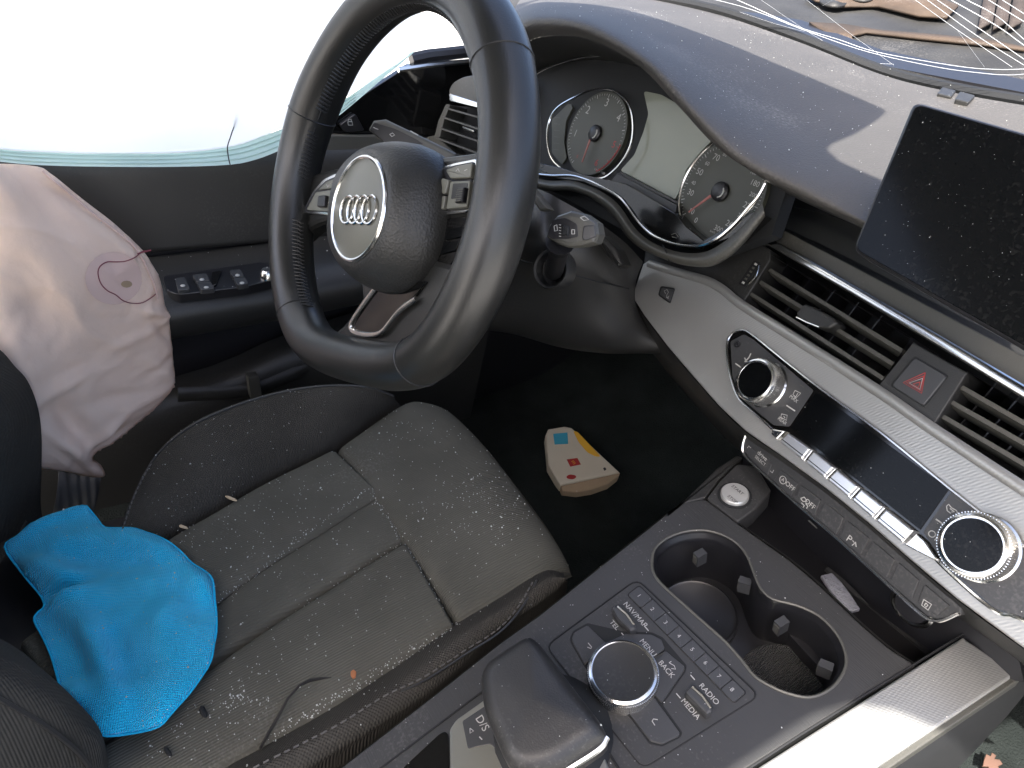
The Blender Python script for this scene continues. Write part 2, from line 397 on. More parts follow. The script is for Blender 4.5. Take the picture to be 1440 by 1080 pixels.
# ------------------------------------------------------------------ planes of the real parts
A = radians(17.04); CN = V((0, -sin(A), cos(A))); CP = Pl(CN, CAM - CN * .53)          # console top
PSI = radians(-7.51); DX = V((cos(PSI), sin(PSI), 0))
def dplane(tilt, p0, psi=PSI):
    t = radians(tilt); X = V((cos(psi), sin(psi), 0)); up = V((-sin(psi) * sin(t), cos(psi) * sin(t), cos(t))); return Pl(X.cross(up), p0, X)
DP = dplane(24, (-.115, .53, .79))          # dash face: aluminium strip, climate unit, vents
BP = dplane(10, DP.at(1150, 700, -.012))    # button row, set back below the strip
SP = dplane(22, (-.06, .46, 1.0))           # touch screen
GP = dplane(16, (-.34, .56, .93), 0)        # instrument faces
SA = radians(9); SN = V((0, -sin(SA), cos(SA))); SEAT = Pl(SN, (-.31, .26, .562))    # seat cushion
# ================================================================== setting
gr = box('ground', (-30, -30, -.05), (30, 60, 0), conc); tag(gr, kind='structure')
fl = loft('car_floor', [[V((x, y, z)) for x in (-.8, -.5, -.2, .1, .75)] for y, z in ((-.9, .34), (.3, .34), (.75, .35), (.95, .45), (1.05, .62))], carpet, su=3, sv=4)
tag(fl, kind='structure')
fw = box('firewall', (-.8, 1.0, .35), (.8, 1.05, 1.0), deep); tag(fw, kind='structure')
# unseen roof, added to shade the cabin; edges shaped to place sun patches
rf = thing('unseen_roof', 'unseen roof panel above the cabin, edges shaped to place the sun patches', 'roof', (0, -.4, 1.45))
loft('sun_shaping_panel', [[V((x, y if y < 0 else e, 1.42 + .05 * (1 - (x / .7) ** 2))) for x, e in ((-.66, .31), (-.3, .31), (-.06, .30), (-.02, .27), (.01, .16), (.12, .14), (xr, .12))] for y, xr in ((-1.1, .336), (-.6, .336), (-.3, .338), (-.17, .344), (-.11, .41), (-.05, .46), (.28, .48))], plasl, rf, su=3, sv=3, thick=.03)
box('fill_light_blocker', (.70, -1.15, .3), (.76, -.35, 1.42), dark, rf)  # unseen panel added to cut fill light from the right rear
# ------------------------------------------------------------------ door on the far side
dr = thing('driver_door', 'dark grey door panel with armrest and window switches behind the pink airbag', 'car door', (-.8, .1, .2))
box('door_shell', (-.86, -.55, .12), (-.76, 1.05, .8), dark, dr)
coons('upper_trim', [V((-.75, -.55, .70)), V((-.75, .0, .695)), V((-.75, .62, .70))], [V((-.755, -.55, .822)), V((-.755, .1, .822)), V((-.755, .62, .83))], (1, 0, 0), plas, dr, d=.012, rb=(0, 0, .06, .2))
ARM = [(-.55, .645), (.0, .668), (.1, .678), (.27, .686), (.45, .70), (.62, .72)]
loft('armrest', [[V((-.755, y, z + .012)) for y, z in ARM], [V((-.70, y, z + .006)) for y, z in ARM], [V((-.665, y, z - .004)) for y, z in ARM],
                 [V((-.65, y, z - .03)) for y, z in ARM], [V((-.67, y, z - .065)) for y, z in ARM], [V((-.75, y, z - .1)) for y, z in ARM]], plas, dr, su=4, sv=5)
AR = Pl((.09, -.06, 1), (-.71, .2, .688), (0, 1, 0)); AR = Pl(AR.n, (-.71, .2, .690), (0, 1, 0))
slab('switch_plate', [(228, 388), (370, 368), (388, 378), (388, 392), (345, 403), (250, 414), (234, 408)], AR, -.01, .002, dark, dr, r=6)
for q in (((246, 391), (260, 389), (268, 406), (250, 408)), ((270, 386), (290, 384), (296, 394), (276, 396)), ((276, 397), (296, 395), (302, 405), (282, 407)),
          ((322, 380), (338, 378), (344, 388), (328, 390)), ((328, 391), (345, 389), (350, 398), (334, 401))):
    s = slab('window_switch', q, AR, 0, .007, btn, dr, r=3)
    cx = sum(a for a, b in q) / 4; cy = sum(b for a, b in q) / 4
    lathe('switch_light', AR.at(cx + 1, cy + 3, .0072), AR.n, [(.0, .0008), (.0022, .0006), (.003, 0)][::-1], white, s, seg=10)
slab('mirror_knob_base', [(298, 382), (312, 380), (304, 400), (296, 402)], AR, 0, .005, gloss, dr, r=2)
lathe('mirror_knob', AR.at(376, 390, .002), AR.n, [(.010, 0), (.009, .008), (.006, .012)], chrome, dr, seg=16)
LD = [(-.55, .40), (.1, .45), (.3, .50), (.62, .56)]
loft('door_pocket', [[V((-.74, y, z + .06)) for y, z in LD], [V((-.70, y, z + .05)) for y, z in LD], [V((-.69, y, z - .02)) for y, z in LD], [V((-.72, y, .25)) for y, z in LD]], plas, dr, su=4, sv=4)
tube('pull_handle', [onx(250, 555, -.70), onx(345, 550, -.69), onx(400, 532, -.69), onx(455, 505, -.70)], .012, plas, dr, smooth_path=6, flat=.5, up=(1, 0, 0))
slab('latch_bracket', [(349, 531), (364, 529), (369, 559), (353, 562)], Pl((1, 0, 0), (-.675, .2, .5), (0, 1, 0)), -.01, .004, plasl, dr, r=2)
slab('front_corner_trim', [(400, 172), (470, 160), (575, 92), (668, 86), (690, 190), (560, 196), (400, 186)], Pl((1, 0, 0), (-.775, .5, .85), (0, 1, 0)), -.01, 0, gloss, dr, r=2)
slab('silver_trim', [(380, 190), (560, 192), (640, 200), (640, 236), (380, 230)], Pl((1, 0, 0), (-.762, .5, .85), (0, 1, 0)), -.01, 0, plasl, dr, r=2)
tube('window_edge_trim', [onx(560, 98, -.77), onx(600, 92, -.77), onx(668, 86, -.77)], .004, chrome, dr)
tube('window_seal', [onx(578, 84, -.78), onx(600, 79, -.78), onx(680, 70, -.78)], .009, dark, dr)
slab('lock_button', [(478, 176), (500, 160), (513, 184), (485, 186)], Pl((1, 0, 0), (-.77, .5, .85), (0, 1, 0)), -.004, .003, dark, dr, r=4)
LB = Pl((1, 0, 0), (-.77, .5, .85), (0, 1, 0))
lines('lock_symbol', [[(489, 171), (495, 171), (496, 176), (490, 176), (489, 171)], [(490, 171), (490, 168), (494, 168), (494, 171)]], LB, .004, .0012, white, dr)
# ------------------------------------------------------------------ curtain airbag hanging over the side window
ca = thing('curtain_airbag', 'white deployed curtain airbag hanging over the side window, pale green hem', 'airbag', (-.72, .1, 1.3))
CA = Pl((1, 0, 0), (-.72, .1, .9), (0, 1, 0))
bot = [(-260, 190), (-120, 215), (0, 229), (60, 234), (150, 236), (250, 236), (325, 233), (360, 226), (392, 214), (430, 196), (470, 170), (500, 146), (535, 116), (560, 95), (580, 76)]
hem = [(-260, 160), (-120, 188), (0, 207), (60, 211), (150, 214), (250, 212), (325, 203), (360, 193), (392, 181), (430, 165), (470, 146), (500, 127), (535, 103), (560, 86), (580, 70)]
top = [(x, y - 30) for x, y in hem]
def car(L, dx): return [CA.at(x, y) + V((dx, 0, 0)) for x, y in L]
tp = [V((-.70, p.y, 1.38)) for p in car(hem, 0)]; md = [V((-.66, p.y, (p.z + 1.38) / 2)) for p in car(hem, 0)]
def wr(p, u, v): return V((noise.noise(p * 9) * .008, 0, 0))
loft('cushion', [car(hem, 0.004), [p + V((0, 0, .025)) for p in car(hem, .012)], md, tp], curt, ca, su=3, sv=5, disp=wr)
loft('hem', [car(bot, -.004), [a.lerp(b, .5) + V((.004, 0, 0)) for a, b in zip(car(bot, 0), car(hem, 0))], car(hem, .004)], curtg, ca, su=3, sv=4)
tube('loose_thread', [CA.at(x, y, .010) for x, y in ((331, 155), (330, 172), (325, 190), (320, 206), (321, 220), (324, 233))], .0007, thread, ca, smooth_path=4)
for off in (.25, .5, .72):
    tube('hem_crease', [CA.at(a[0] * (1 - off) + b[0] * off, a[1] * (1 - off) + b[1] * off, .0065) for a, b in zip(bot[1:12], hem[1:12])], .0008, curtg, ca, smooth_path=3, sides=4)
# ------------------------------------------------------------------ side airbag, pink, deflated, hanging between seat and door
sa = thing('side_airbag', 'limp pinkish side airbag hanging between seat and door panel', 'airbag', (-.62, 0, .9))
SB = Pl((1, -.1, .12), (-.62, .03, .68), (0, 1, 0))
SB = Pl((.95, .25, .15), (-.62, .04, .68), (0, 1, 0))
ol = [(-40, 226), (0, 231), (55, 235), (72, 244), (95, 262), (130, 289), (160, 312), (180, 330), (204, 354), (216, 375), (226, 395), (231, 425), (238, 455), (243, 490), (243, 530), (238, 551), (218, 573), (195, 592), (160, 620), (128, 638), (138, 650), (145, 663), (142, 669), (130, 671), (112, 668), (100, 665), (80, 662), (40, 660), (-40, 640)]
olc = [(p.x, p.y) for p in cat([V((*q, 0)) for q in ol], 3, True)]
def crease(u, v, x0, y0, ang, wdt, amp, ln=.1):
    dx, dy = u - x0, v - y0; a = dx * cos(ang) + dy * sin(ang); b = -dx * sin(ang) + dy * cos(ang)
    return amp * math.exp(-(b / wdt) ** 2) * math.exp(-(a / ln) ** 2)
def cp(px, py): return SB.uvp(px, py)
CR = []
for (x1, y1, x2, y2, wd, am) in ((20, 240, 75, 300, .012, -.012), (40, 240, 170, 330, .008, -.010), (58, 245, 100, 270, .006, .008), (100, 500, 210, 455, .006, .006), (60, 520, 150, 480, .008, -.006), (205, 445, 238, 478, .006, -.008),
    (190, 430, 232, 440, .006, .008), (70, 560, 110, 610, .012, -.012), (120, 620, 160, 580, .006, .008), (130, 620, 175, 590, .005, -.006), (60, 600, 140, 660, .012, .012), (75, 625, 130, 668, .005, -.009),
    (200, 500, 242, 530, .008, .006), (195, 520, 240, 500, .006, -.006), (0, 300, 120, 420, .03, .010), (150, 330, 190, 370, .008, .006), (20, 380, 60, 460, .02, -.01), (100, 560, 200, 540, .01, -.005), (40, 560, 130, 500, .006, .005)):
    a, b = V(cp(x1, y1)), V(cp(x2, y2)); c = (a + b) / 2; CR.append((c.x, c.y, math.atan2(b.y - a.y, b.x - a.x), wd, am, (b - a).length * .6))
def bagn(p):
    q = p + V((noise.noise(p * 1.3), noise.noise(p * 1.3 + V((5, 5, 5))), 0)) * .5
    r1 = 1 - min(1, abs(noise.noise(q * 1.6)) * 4.5); r2 = 1 - min(1, abs(noise.noise(q * 3.3 + V((9, 2, 4)))) * 4)
    return noise.noise(p) * .011 + r1 ** 2 * .0028 - r2 ** 2 * .0014
def hair(u, v, d):
    h = .024 * (1 - math.exp(-d / .014)) + sum(crease(u, v, *c) for c in CR)
    p = V((u * 7, v * 7, 1.3)); return h + bagn(p)
sheet('bag_fabric', olc, SB, .0042, hair, airb, sa)
def onbag(px, py, lift=.001):
    u, v = SB.uvp(px, py, .03); return SB.P(u, v, 0), u, v
def bagpt(px, py, lift=.0012):
    h = .03
    for _ in range(3):
        u, v = SB.uvp(px, py, h); h = hair(u, v, .05)
        h = .024 * (1 - math.exp(-BD(px, py) / .014)) + sum(crease(u, v, *c) for c in CR) + bagn(V((u * 7, v * 7, 1.3)))
    return SB.P(u, v, h + lift)
OLW = [V(SB.uvp(*q)) for q in olc]
def BD(px, py): q = V(SB.uvp(px, py, .02)); return min((q - e).length for e in OLW)
def disc_on(fn, cx, cy, rx, ry, rings=6, seg=28, clip=None):
    vs = [fn(cx, cy)]; fs = []
    for r in range(1, rings + 1):
        for k in range(seg):
            t = 2 * pi * k / seg; vs.append(fn(cx + rx * r / rings * cos(t), cy + ry * r / rings * sin(t)))
    for k in range(seg): fs.append((0, 1 + k, 1 + (k + 1) % seg))
    for r in range(rings - 1):
        for k in range(seg): a = 1 + r * seg + k; b = 1 + r * seg + (k + 1) % seg; fs.append((a, a + seg, b + seg, b))
    return vs, fs
v_, f_ = disc_on(bagpt, 159, 391, 40, 37); mk('vent_patch', v_, f_, airp, sa, sharp=80)
tube('red_stitching', [bagpt(x, y, .0015) for x, y in ((196, 356), (188, 362), (176, 367), (163, 368), (150, 368), (140, 374), (137, 384), (141, 398), (150, 408), (162, 414), (172, 422), (185, 426), (200, 425), (214, 416), (218, 413))], .0006, redt, sa, smooth_path=4, sides=5)
tube('red_thread_end', [bagpt(194, 357, .001), bagpt(199, 353, .004), bagpt(206, 349, .012)], .0011, redt, sa, smooth_path=3, sides=5)
ep = [(60, 240), (80, 258), (100, 274), (130, 299), (160, 322), (180, 338), (195, 355), (208, 380), (217, 402), (221, 420)]
tube('edge_seam', [bagpt(x, y, .0008) for x, y in ep], .0011, airp, sa, smooth_path=4, sides=5)
v_, f_ = disc_on(lambda x, y: bagpt(x, y, .002), 177, 399, 8, 5, 3, 12); mk('torn_tag', v_, f_, paperb, sa)
# ------------------------------------------------------------------ driver seat
st = thing('driver_seat', 'charcoal ribbed fabric driver seat sprinkled with glass crumbs', 'car seat', (-.34, .15, .35))
def S(px, py, h=0): return SEAT.at(px, py, h)
box('cushion_base', (-.49, -.10, .36), (-.17, .30, .50), dark, st)
HS = .012
# long centre panels, near-to-far rows run along the seat
def strip(name, near, far, h=HS, m=fab, d=.010, rb=(.02, .03, .13, .13), bulge=.004, nu=60, nv=20):
    return coons(name, [S(x, y, h) for x, y in near], [S(x, y, h) for x, y in far], SN, m, st, nu=nu, nv=nv, d=d, rb=rb, bulge=bulge)
strip('centre_panel', [(110, 1010), (200, 930), (300, 850), (360, 804), (452, 746), (516, 704), (536, 693)], [(20, 900), (120, 830), (232, 755), (300, 716), (365, 678), (430, 646), (468, 627)])
strip('centre_panel', [(160, 1080), (260, 960), (360, 891), (400, 864), (471, 819), (530, 781), (570, 757)], [(110, 1010), (200, 930), (300, 850), (360, 804), (452, 746), (516, 704), (536, 694)], h=HS - .004)
strip('centre_panel', [(190, 1180), (300, 1090), (360, 1054), (452, 1003), (538, 948), (610, 898), (640, 878)], [(120, 1060), (260, 960), (360, 891), (400, 864), (471, 819), (530, 781), (570, 757)], rb=(.02, .03, .07, .08))
# thigh support across the front
coons('thigh_panel', [S(x, y, HS) for x, y in ((470, 627), (512, 680), (556, 747), (600, 812), (642, 876))],
      [S(x, y, HS + .002) for x, y in ((577, 553), (630, 568), (690, 628), (745, 700), (785, 755), (806, 795))], SN, fab, st, nu=40, nv=30, d=.014, rb=(.06, .06, .08, .3), bulge=.008)
fr = [S(x, y, -.003) + V((-.002, -.006, -.003)) for x, y in ((628, 576), (650, 590), (690, 630), (745, 700), (785, 755), (806, 795))]
loft('front_skirt', [[p + V((0, .0, .004)) for p in fr], [p + V((0, -.004, -.02)) for p in fr], [p + V((0, -.012, -.08)) for p in fr], [p + V((0, -.02, -.14)) for p in fr]], fab, st, su=4, sv=4)
# right bolster, beside the console
ri = [(250, 1150), (300, 1088), (360, 1053), (452, 1002), (538, 947), (610, 897), (640, 877), (700, 838), (760, 800), (792, 806)]
ro = [(380, 1170), (440, 1100), (470, 1078), (540, 1034), (620, 980), (680, 925), (720, 888), (760, 862), (790, 838), (798, 822)]
mi = [(a[0] * .6 + b[0] * .4, a[1] * .6 + b[1] * .4) for a, b in zip(ri, ro)]
r0 = [S(x, y, .004) for x, y in ri]; r1 = [S(a[0] * .8 + b[0] * .2, a[1] * .8 + b[1] * .2, .022) for a, b in zip(ri, ro)]; r2 = [S(x, y, .030) for x, y in mi]
r3 = [S(a[0] * .25 + b[0] * .75, a[1] * .25 + b[1] * .75, .022) for a, b in zip(ri, ro)]; r4 = [S(x, y, .0) for x, y in ro]; r5 = [p + V((.01, 0, -.1)) for p in r4]
loft('inner_bolster', [r0, r1, r2, r3, r4, r5], fab2, st, su=5, sv=5)
def dashes(name, pts, r, m, par, ln=.004, gap=.0025):
    C_ = cat(pts, 8); gs = []; acc = 0; cur = [C_[0]]; on = True
    for i in range(1, len(C_)):
        acc += (C_[i] - C_[i - 1]).length; cur.append(C_[i])
        if acc > (ln if on else gap):
            if on and len(cur) > 1: gs.append(tubegeo(cur, r, 5))
            acc = 0; cur = [C_[i]]; on = not on
    vs, fs = merge(gs); return mk(name, vs, fs, m, par)
sl_ = [(330, 1098), (360, 1078), (470, 1022), (540, 979), (596, 952), (652, 916), (700, 885), (729, 853), (745, 826), (752, 812)]
def dens(L, k=14): return [(p.x, p.y) for p in cat([V((*q, 0)) for q in L], k)]
dashes('bolster_stitching', [S(x, y, .0305) for x, y in dens(sl_, 6)], .0008, threadg, st)
tube('bolster_seam', [S(x + 3, y + 4, .0285) for x, y in sl_], .0012, thread, st, smooth_path=5, sides=5)
# left bolster, rising beside the door
li = [(110, 850), (170, 800), (232, 757), (300, 718), (365, 680), (430, 648), (470, 627), (548, 574), (556, 562)]
lo = [(150, 790), (172, 735), (212, 650), (262, 602), (330, 570), (400, 550), (460, 542), (515, 544), (552, 556)]
l0 = [S(x + 8, y + 10, -.016) for x, y in li]
l0b = [S(x, y, .0) for x, y in li]
rmp = [.05, .2, .6, 1, 1, 1, 1, .9, .6]
l1 = [S(a[0] * .75 + b[0] * .25, a[1] * .75 + b[1] * .25, .022 * r) for a, b, r in zip(li, lo, rmp)]
l2 = [S(a[0] * .4 + b[0] * .6, a[1] * .4 + b[1] * .6, .042 * r) for a, b, r in zip(li, lo, rmp)]
l3 = [S(x, y, .055 * r) for (x, y), r in zip(lo, rmp)]
l4 = [p + V((-.02, .005, -.03)) for p in l3]; l5 = [p + V((-.03, 0, -.12)) for p in l3]
loft('outer_bolster', [l0, l0b, l1, l2, l3, l4, l5], fab2, st, su=6, sv=5)
dashes('bolster_piping', [S(x, y, .035) for x, y in dens(((172, 745), (188, 700), (205, 665), (216, 648)), 8)], .0008, threadg, st)
tube('bolster_edge_seam', [p + V((.003, 0, .001)) for p in l3], .0015, thread, st, smooth_path=4, sides=5)
# backrest
def Bk(px, py, x): return onx(px, py, x)
bl = [[(-30, 480), (0, 492), (20, 514), (39, 536), (53, 572), (58, 611), (58, 660), (57, 706), (60, 730)]]
b0 = [Bk(x, y, -.56) for x, y in bl[0]]
loft('backrest_outer_bolster', [[p + V((-.03, -.03, -.01)) for p in b0], b0, [Bk(x - 22, y + 14, -.52) for x, y in bl[0]], [Bk(x - 50, y + 34, -.47) + V((0, -.01, 0)) for x, y in bl[0]], [Bk(x - 90, y + 80, -.44) + V((0, -.03, 0)) for x, y in bl[0]]], fab2, st, su=5, sv=5)
bc = [(-.52, -.05), (-.44, -.085), (-.33, -.09), (-.22, -.08), (-.15, -.05)]
loft('backrest_panel', [[V((x, y - .012 - dz * .3, .5 + dz)) for x, y in bc] for dz in (0, .08, .2, .4)], fab, st, su=5, sv=4)
br = [(-60, 915), (0, 931), (44, 950), (83, 972), (119, 1005), (142, 1036), (151, 1080), (150, 1130)]
q0 = [Bk(x, y, -.17) for x, y in br]
loft('backrest_inner_bolster', [[p + V((-.06, -.02, -.02)) for p in q0], [p + V((-.012, -.002, -.003)) for p in q0], q0, [Bk(x - 14, y + 20, -.155) for x, y in br], [Bk(x - 60, y + 62, -.14) + V((0, 0, 0)) for x, y in br], [Bk(x - 150, y + 130, -.12) for x, y in br]], fab2, st, su=5, sv=5)
tube('backrest_stitching', [Bk(x, y, -.1475) for x, y in ((-30, 968), (0, 983), (30, 1000), (60, 1018), (90, 1040), (112, 1060), (130, 1085))], .0016, thread, st, smooth_path=5, sides=5)
bt = thing('seat_belt', 'dark ribbed webbing of the seat belt below the pink airbag', 'seat belt', (-.6, 0, .5))
loft('webbing', [[onx(x, y, -.6) for x, y in ((82, 655), (110, 664), (142, 664))], [onx(x, y, -.59) for x, y in ((82, 675), (108, 680), (141, 680))], [onx(x, y, -.58) for x, y in ((78, 705), (104, 712), (134, 712))], [onx(x, y, -.57) for x, y in ((72, 730), (96, 742), (122, 740))]], belt, bt, su=5, sv=5, thick=.0015)
# ------------------------------------------------------------------ blue cloth
CL = Pl(SN, S(150, 900, .018))
cl = [(12, 778), (26, 760), (47, 742), (83, 730), (119, 719), (136, 731), (151, 749), (172, 749), (194, 750), (218, 760), (239, 770), (256, 782), (272, 797), (290, 808), (302, 824), (305, 850), (307, 886), (304, 912), (300, 936), (283, 966), (261, 994), (245, 1014), (228, 1030), (186, 1037), (144, 1041), (132, 1022), (119, 1005), (104, 990), (89, 974), (82, 950), (75, 927), (64, 902), (51, 877), (56, 866), (65, 857), (60, 842), (44, 824), (28, 803)]
clc = [(p.x, p.y) for p in cat([V((*q, 0)) for q in cl], 3, True)]
CC = []
for (x1, y1, x2, y2, wd, am) in ((55, 860, 130, 830, .010, -.012), (60, 790, 230, 800, .014, -.008), (150, 752, 260, 800, .010, .005), (60, 880, 120, 960, .014, -.012), (120, 880, 190, 990, .014, .010), (60, 866, 110, 850, .007, .010), (160, 900, 200, 1000, .010, -.010), (240, 850, 250, 980, .018, .006), (30, 770, 120, 725, .008, .006), (90, 960, 140, 1030, .01, .006), (48, 800, 140, 850, .012, .008), (270, 810, 300, 850, .006, .006)):
    a, b = V(CL.uvp(x1, y1)), V(CL.uvp(x2, y2)); c = (a + b) / 2; CC.append((c.x, c.y, math.atan2(b.y - a.y, b.x - a.x), wd, am, (b - a).length * .6))
def hcl(u, v, d): return max(.0045, .006 + .009 * (1 - math.exp(-d / .01)) + 1.5 * sum(crease(u, v, *c) for c in CC) + noise.noise(V((u * 22, v * 22, 4))) * .007 + noise.noise(V((u * 50, v * 50, 9))) * .002)
ct = sheet('microfibre_cloth', clc, CL, .0045, hcl, blue, None, thick=.003, origin=S(150, 900))
tag(ct, 'bright blue microfibre cloth crumpled on the seat cushion', 'cloth')
hm = tube('overlock_hem', [CL.P(*CL.uvp(x, y), hcl(*CL.uvp(x, y), 0) + .0002) for x, y in clc], .0010, mat('blue_hem_thread', (.004, .45, .78), .9, bump='noise', bstr=1, bscale=900, bdist=.001), ct, closed=True, sides=6)
# ================================================================== dashboard
da = thing('dashboard', 'grey dashboard with padded hood, woven aluminium strip and slatted air vents', 'dashboard', (-.1, .6, .7))
# padded top: rows run left to right, from the windscreen edge to the lip over the instruments
def Y(L): return [ony(x, y, d) for x, y, d in L]
rows = [
 Y([(735, -6, .80), (790, -8, .80), (880, -6, .79), (1000, 18, .78), (1120, 58, .77), (1240, 105, .76), (1340, 130, .75), (1440, 148, .74), (1560, 165, .73)]),
 Y([(726, 8, .66), (775, 1, .66), (880, 10, .66), (1000, 48, .66), (1100, 90, .66), (1210, 140, .655), (1310, 180, .65), (1420, 215, .64), (1560, 250, .62)]),
 Y([(722, 22, .55), (765, 8, .55), (860, 22, .55), (960, 70, .55), (1050, 135, .55), (1140, 190, .55), (1240, 235, .545), (1360, 275, .54), (1540, 330, .52)]),
 Y([(721, 34, .49), (752, 20, .48), (830, 28, .47), (920, 80, .465), (990, 150, .465), (1060, 212, .475), (1160, 265, .485), (1270, 320, .485), (1480, 400, .47)]),
 Y([(724, 48, .475), (752, 34, .465), (822, 42, .455), (905, 88, .45), (968, 155, .45), (1035, 222, .462), (1130, 273, .475), (1235, 322, .475), (1460, 430, .46)]),
 Y([(730, 66, .49), (762, 52, .485), (826, 54, .475), (895, 90, .465), (950, 145, .462), (1018, 215, .472), (1115, 272, .484), (1225, 324, .485), (1455, 435, .47)]),
]
loft('dash_top', rows, pad, da, su=8, sv=6, sharp=70)
und = [rows[5], Y([(737, 90, .55), (770, 75, .55), (830, 66, .55), (895, 88, .54), (940, 130, .53), (1010, 205, .53), (1100, 268, .53), (1215, 322, .53), (1450, 432, .52)]),
       Y([(745, 118, .60), (778, 98, .60), (835, 88, .60), (900, 95, .60), (945, 120, .60), (1005, 195, .60), (1085, 258, .59), (1205, 315, .58), (1440, 428, .56)])]
loft('hood_lining', und, plas, da, su=6, sv=5)
# dust: glass crumbs on the pad come later. Windscreen edge band
tube('windscreen_gasket', Y([(880, -10, .80), (1000, 12, .795), (1120, 52, .79), (1240, 100, .785), (1340, 125, .77), (1440, 143, .76), (1560, 160, .75)]), .006, deep, da, smooth_path=5)
# dark carcass behind everything
car_ = [ony(x, y, d) for x, y, d in ((735, 120, .64), (1150, 330, .66), (1600, 640, .63))]
loft('inner_carcass', [[V((-.74, .66, .98)), V((-.4, .66, .98)), V((-.1, .68, .97)), V((.5, .62, .97))], [V((-.74, .70, .8)), V((-.4, .70, .8)), V((-.1, .70, .8)), V((.5, .64, .8))], [V((-.74, .78, .62)), V((-.4, .78, .62)), V((-.1, .74, .62)), V((.5, .68, .62))], [V((-.74, .95, .5)), V((-.4, .95, .5)), V((-.1, .9, .5)), V((.5, .9, .5))]], deep, da, su=4, sv=3)
# ledge facets below the screen
L1a = [(1068, 302), (1079, 286), (1130, 305), (1210, 345), (1440, 462), (1560, 525)]
def DPa(L, h): return [DP.at(x, y, h) for x, y in L]
e1 = DPa([(1079, 284), (1140, 300), (1210, 330), (1440, 440), (1600, 520)], -.075)
e2 = DPa([(1064, 303), (1130, 332), (1200, 366), (1440, 492), (1600, 582)], -.03)
e3 = DPa([(1060, 308), (1130, 341), (1200, 378), (1440, 506), (1600, 597)], -.012)
e4 = DPa([(1048, 318), (1062, 326), (1098, 341), (1440, 540), (1600, 640)], -.001)
e0 = DPa([(1092, 262), (1150, 276), (1230, 316), (1440, 425), (1600, 505)], -.10)
loft('ledge_upper', [e0, e1, [a.lerp(b, .5) + V((0, 0, .003)) for a, b in zip(e1, e2)], e2], plasl, da, su=4, sv=3)
loft('ledge_middle', [e2, [a.lerp(b, .4) + V((0, 0, -.001)) for a, b in zip(e2, e3)], e3], plas, da, su=3, sv=3)
slab('ledge_lower', [(1055, 308), (1068, 305), (1130, 338), (1200, 374), (1440, 501), (1600, 592), (1600, 648), (1440, 553), (1068, 334), (1053, 336), (1018, 364), (990, 372), (965, 365), (985, 352), (1011, 340), (1033, 325)], DP, -.03, -.008, plasl, da, bev=.001)
# chrome line over the vents
tube('chrome_trim', [DP.at(x, y, .001) for x, y in ((1016, 364), (1028, 356), (1042, 344), (1052, 336), (1062, 333), (1072, 335), (1100, 350), (1200, 408), (1320, 479), (1440, 551), (1600, 648))], [.0010, .0018, .0024, .0028, .0030, .0032, .0034, .0036, .0038, .004, .004], chrome, da, smooth_path=0, flat=.6, up=DP.n)
# side panel left of the vents, with thumb wheel
slab('vent_surround', [(939, 350), (965, 366), (1000, 374), (1040, 350), (1066, 340), (1084, 352), (1083, 365), (1046, 424), (1036, 422), (1010, 400), (985, 388), (945, 380), (905, 370), (908, 345)], DP, -.03, -.004, plas, da, bev=.001)
slab('thumbwheel_slot', [(1060, 366), (1070, 370), (1048, 404), (1038, 399)], DP, -.004, -.0025, deep, da, r=2, bev=.0002)
for k in range(6):
    t = (k + .5) / 6; x = 1064.5 - 21 * t; y = 369 + 31 * t
    c = DP.at(x, y, -.0015); vs, fs = boxgeo(c, .0028, .0008, .002, DP.u, DP.n, DP.v); mk('thumbwheel_rib', vs, fs, white if k % 5 == 0 else plasl, da, smooth=False)
tube('thumbwheel_edge', [DP.at(x, y, -.002) for x, y in ((1067, 374), (1063, 388), (1052, 400))], .0008, chrome, da, smooth_path=4, sides=5)
# vents
def vent(name, quad, slats, fins, tab=None, lab=None):
    f = slab(name, quad, DP, -.085, -.07, deep, da, r=0, bev=0)
    if lab: f['label'] = lab
    # inner walls
    q = [DP.at(x, y, -.004) for x, y in quad]; q2 = [DP.at(x, y, -.004) - DP.n * .07 for x, y in quad]
    vs = q + q2; fs = [(i, (i + 1) % len(q), len(q) + (i + 1) % len(q), len(q) + i) for i in range(len(q))]
    mk('vent_wall', vs, fs, dark, f, smooth=False)
    for (x1, y1, x2, y2) in slats:
        a = DP.at(x1, y1, -.006); b = DP.at(x2, y2, -.006); m_ = (a + b) / 2; L = (b - a).length; X = (b - a).normalized(); Z = DP.v; D = (-DP.n * .9 - Z * .18).normalized(); T = X.cross(D)
        pr = [(-.000, -.0016), (-.000, .0016), (.006, .0024), (.024, .0012), (.024, -.0012), (.006, -.0022)]
        vs = []
        for s in (-L / 2, L / 2): vs += [m_ + X * s + D * d + T * e for d, e in pr]
        n = len(pr); fs = [(i, (i + 1) % n, n + (i + 1) % n, n + i) for i in range(n)] + [tuple(range(n)), tuple(range(n, 2 * n))[::-1]]
        mk('slat', vs, fs, plasl, f, sharp=25)
    for (x, y) in fins:
        c = DP.at(x, y, -.045); vs, fs = boxgeo(c, .0012, .03, .045, DP.u, DP.n, DP.v); mk('vent_fin', vs, fs, dark, f, smooth=False)
    return f
v1 = vent('air_vent', [(1080, 356), (1282, 474), (1234, 545), (1044, 424)], [(1082, 379, 1271, 495), (1069, 396, 1256, 512), (1056, 413, 1243, 533)], [(1100 + i * 32, 405 + i * 19) for i in range(5)])
v2 = vent('air_vent', [(1360, 522), (1600, 662), (1600, 790), (1440, 684), (1312, 600)], [(1350, 543, 1600, 687), (1334, 563, 1600, 714), (1320, 582, 1600, 746)], [(1385 + i * 32, 575 + i * 19) for i in range(5)])
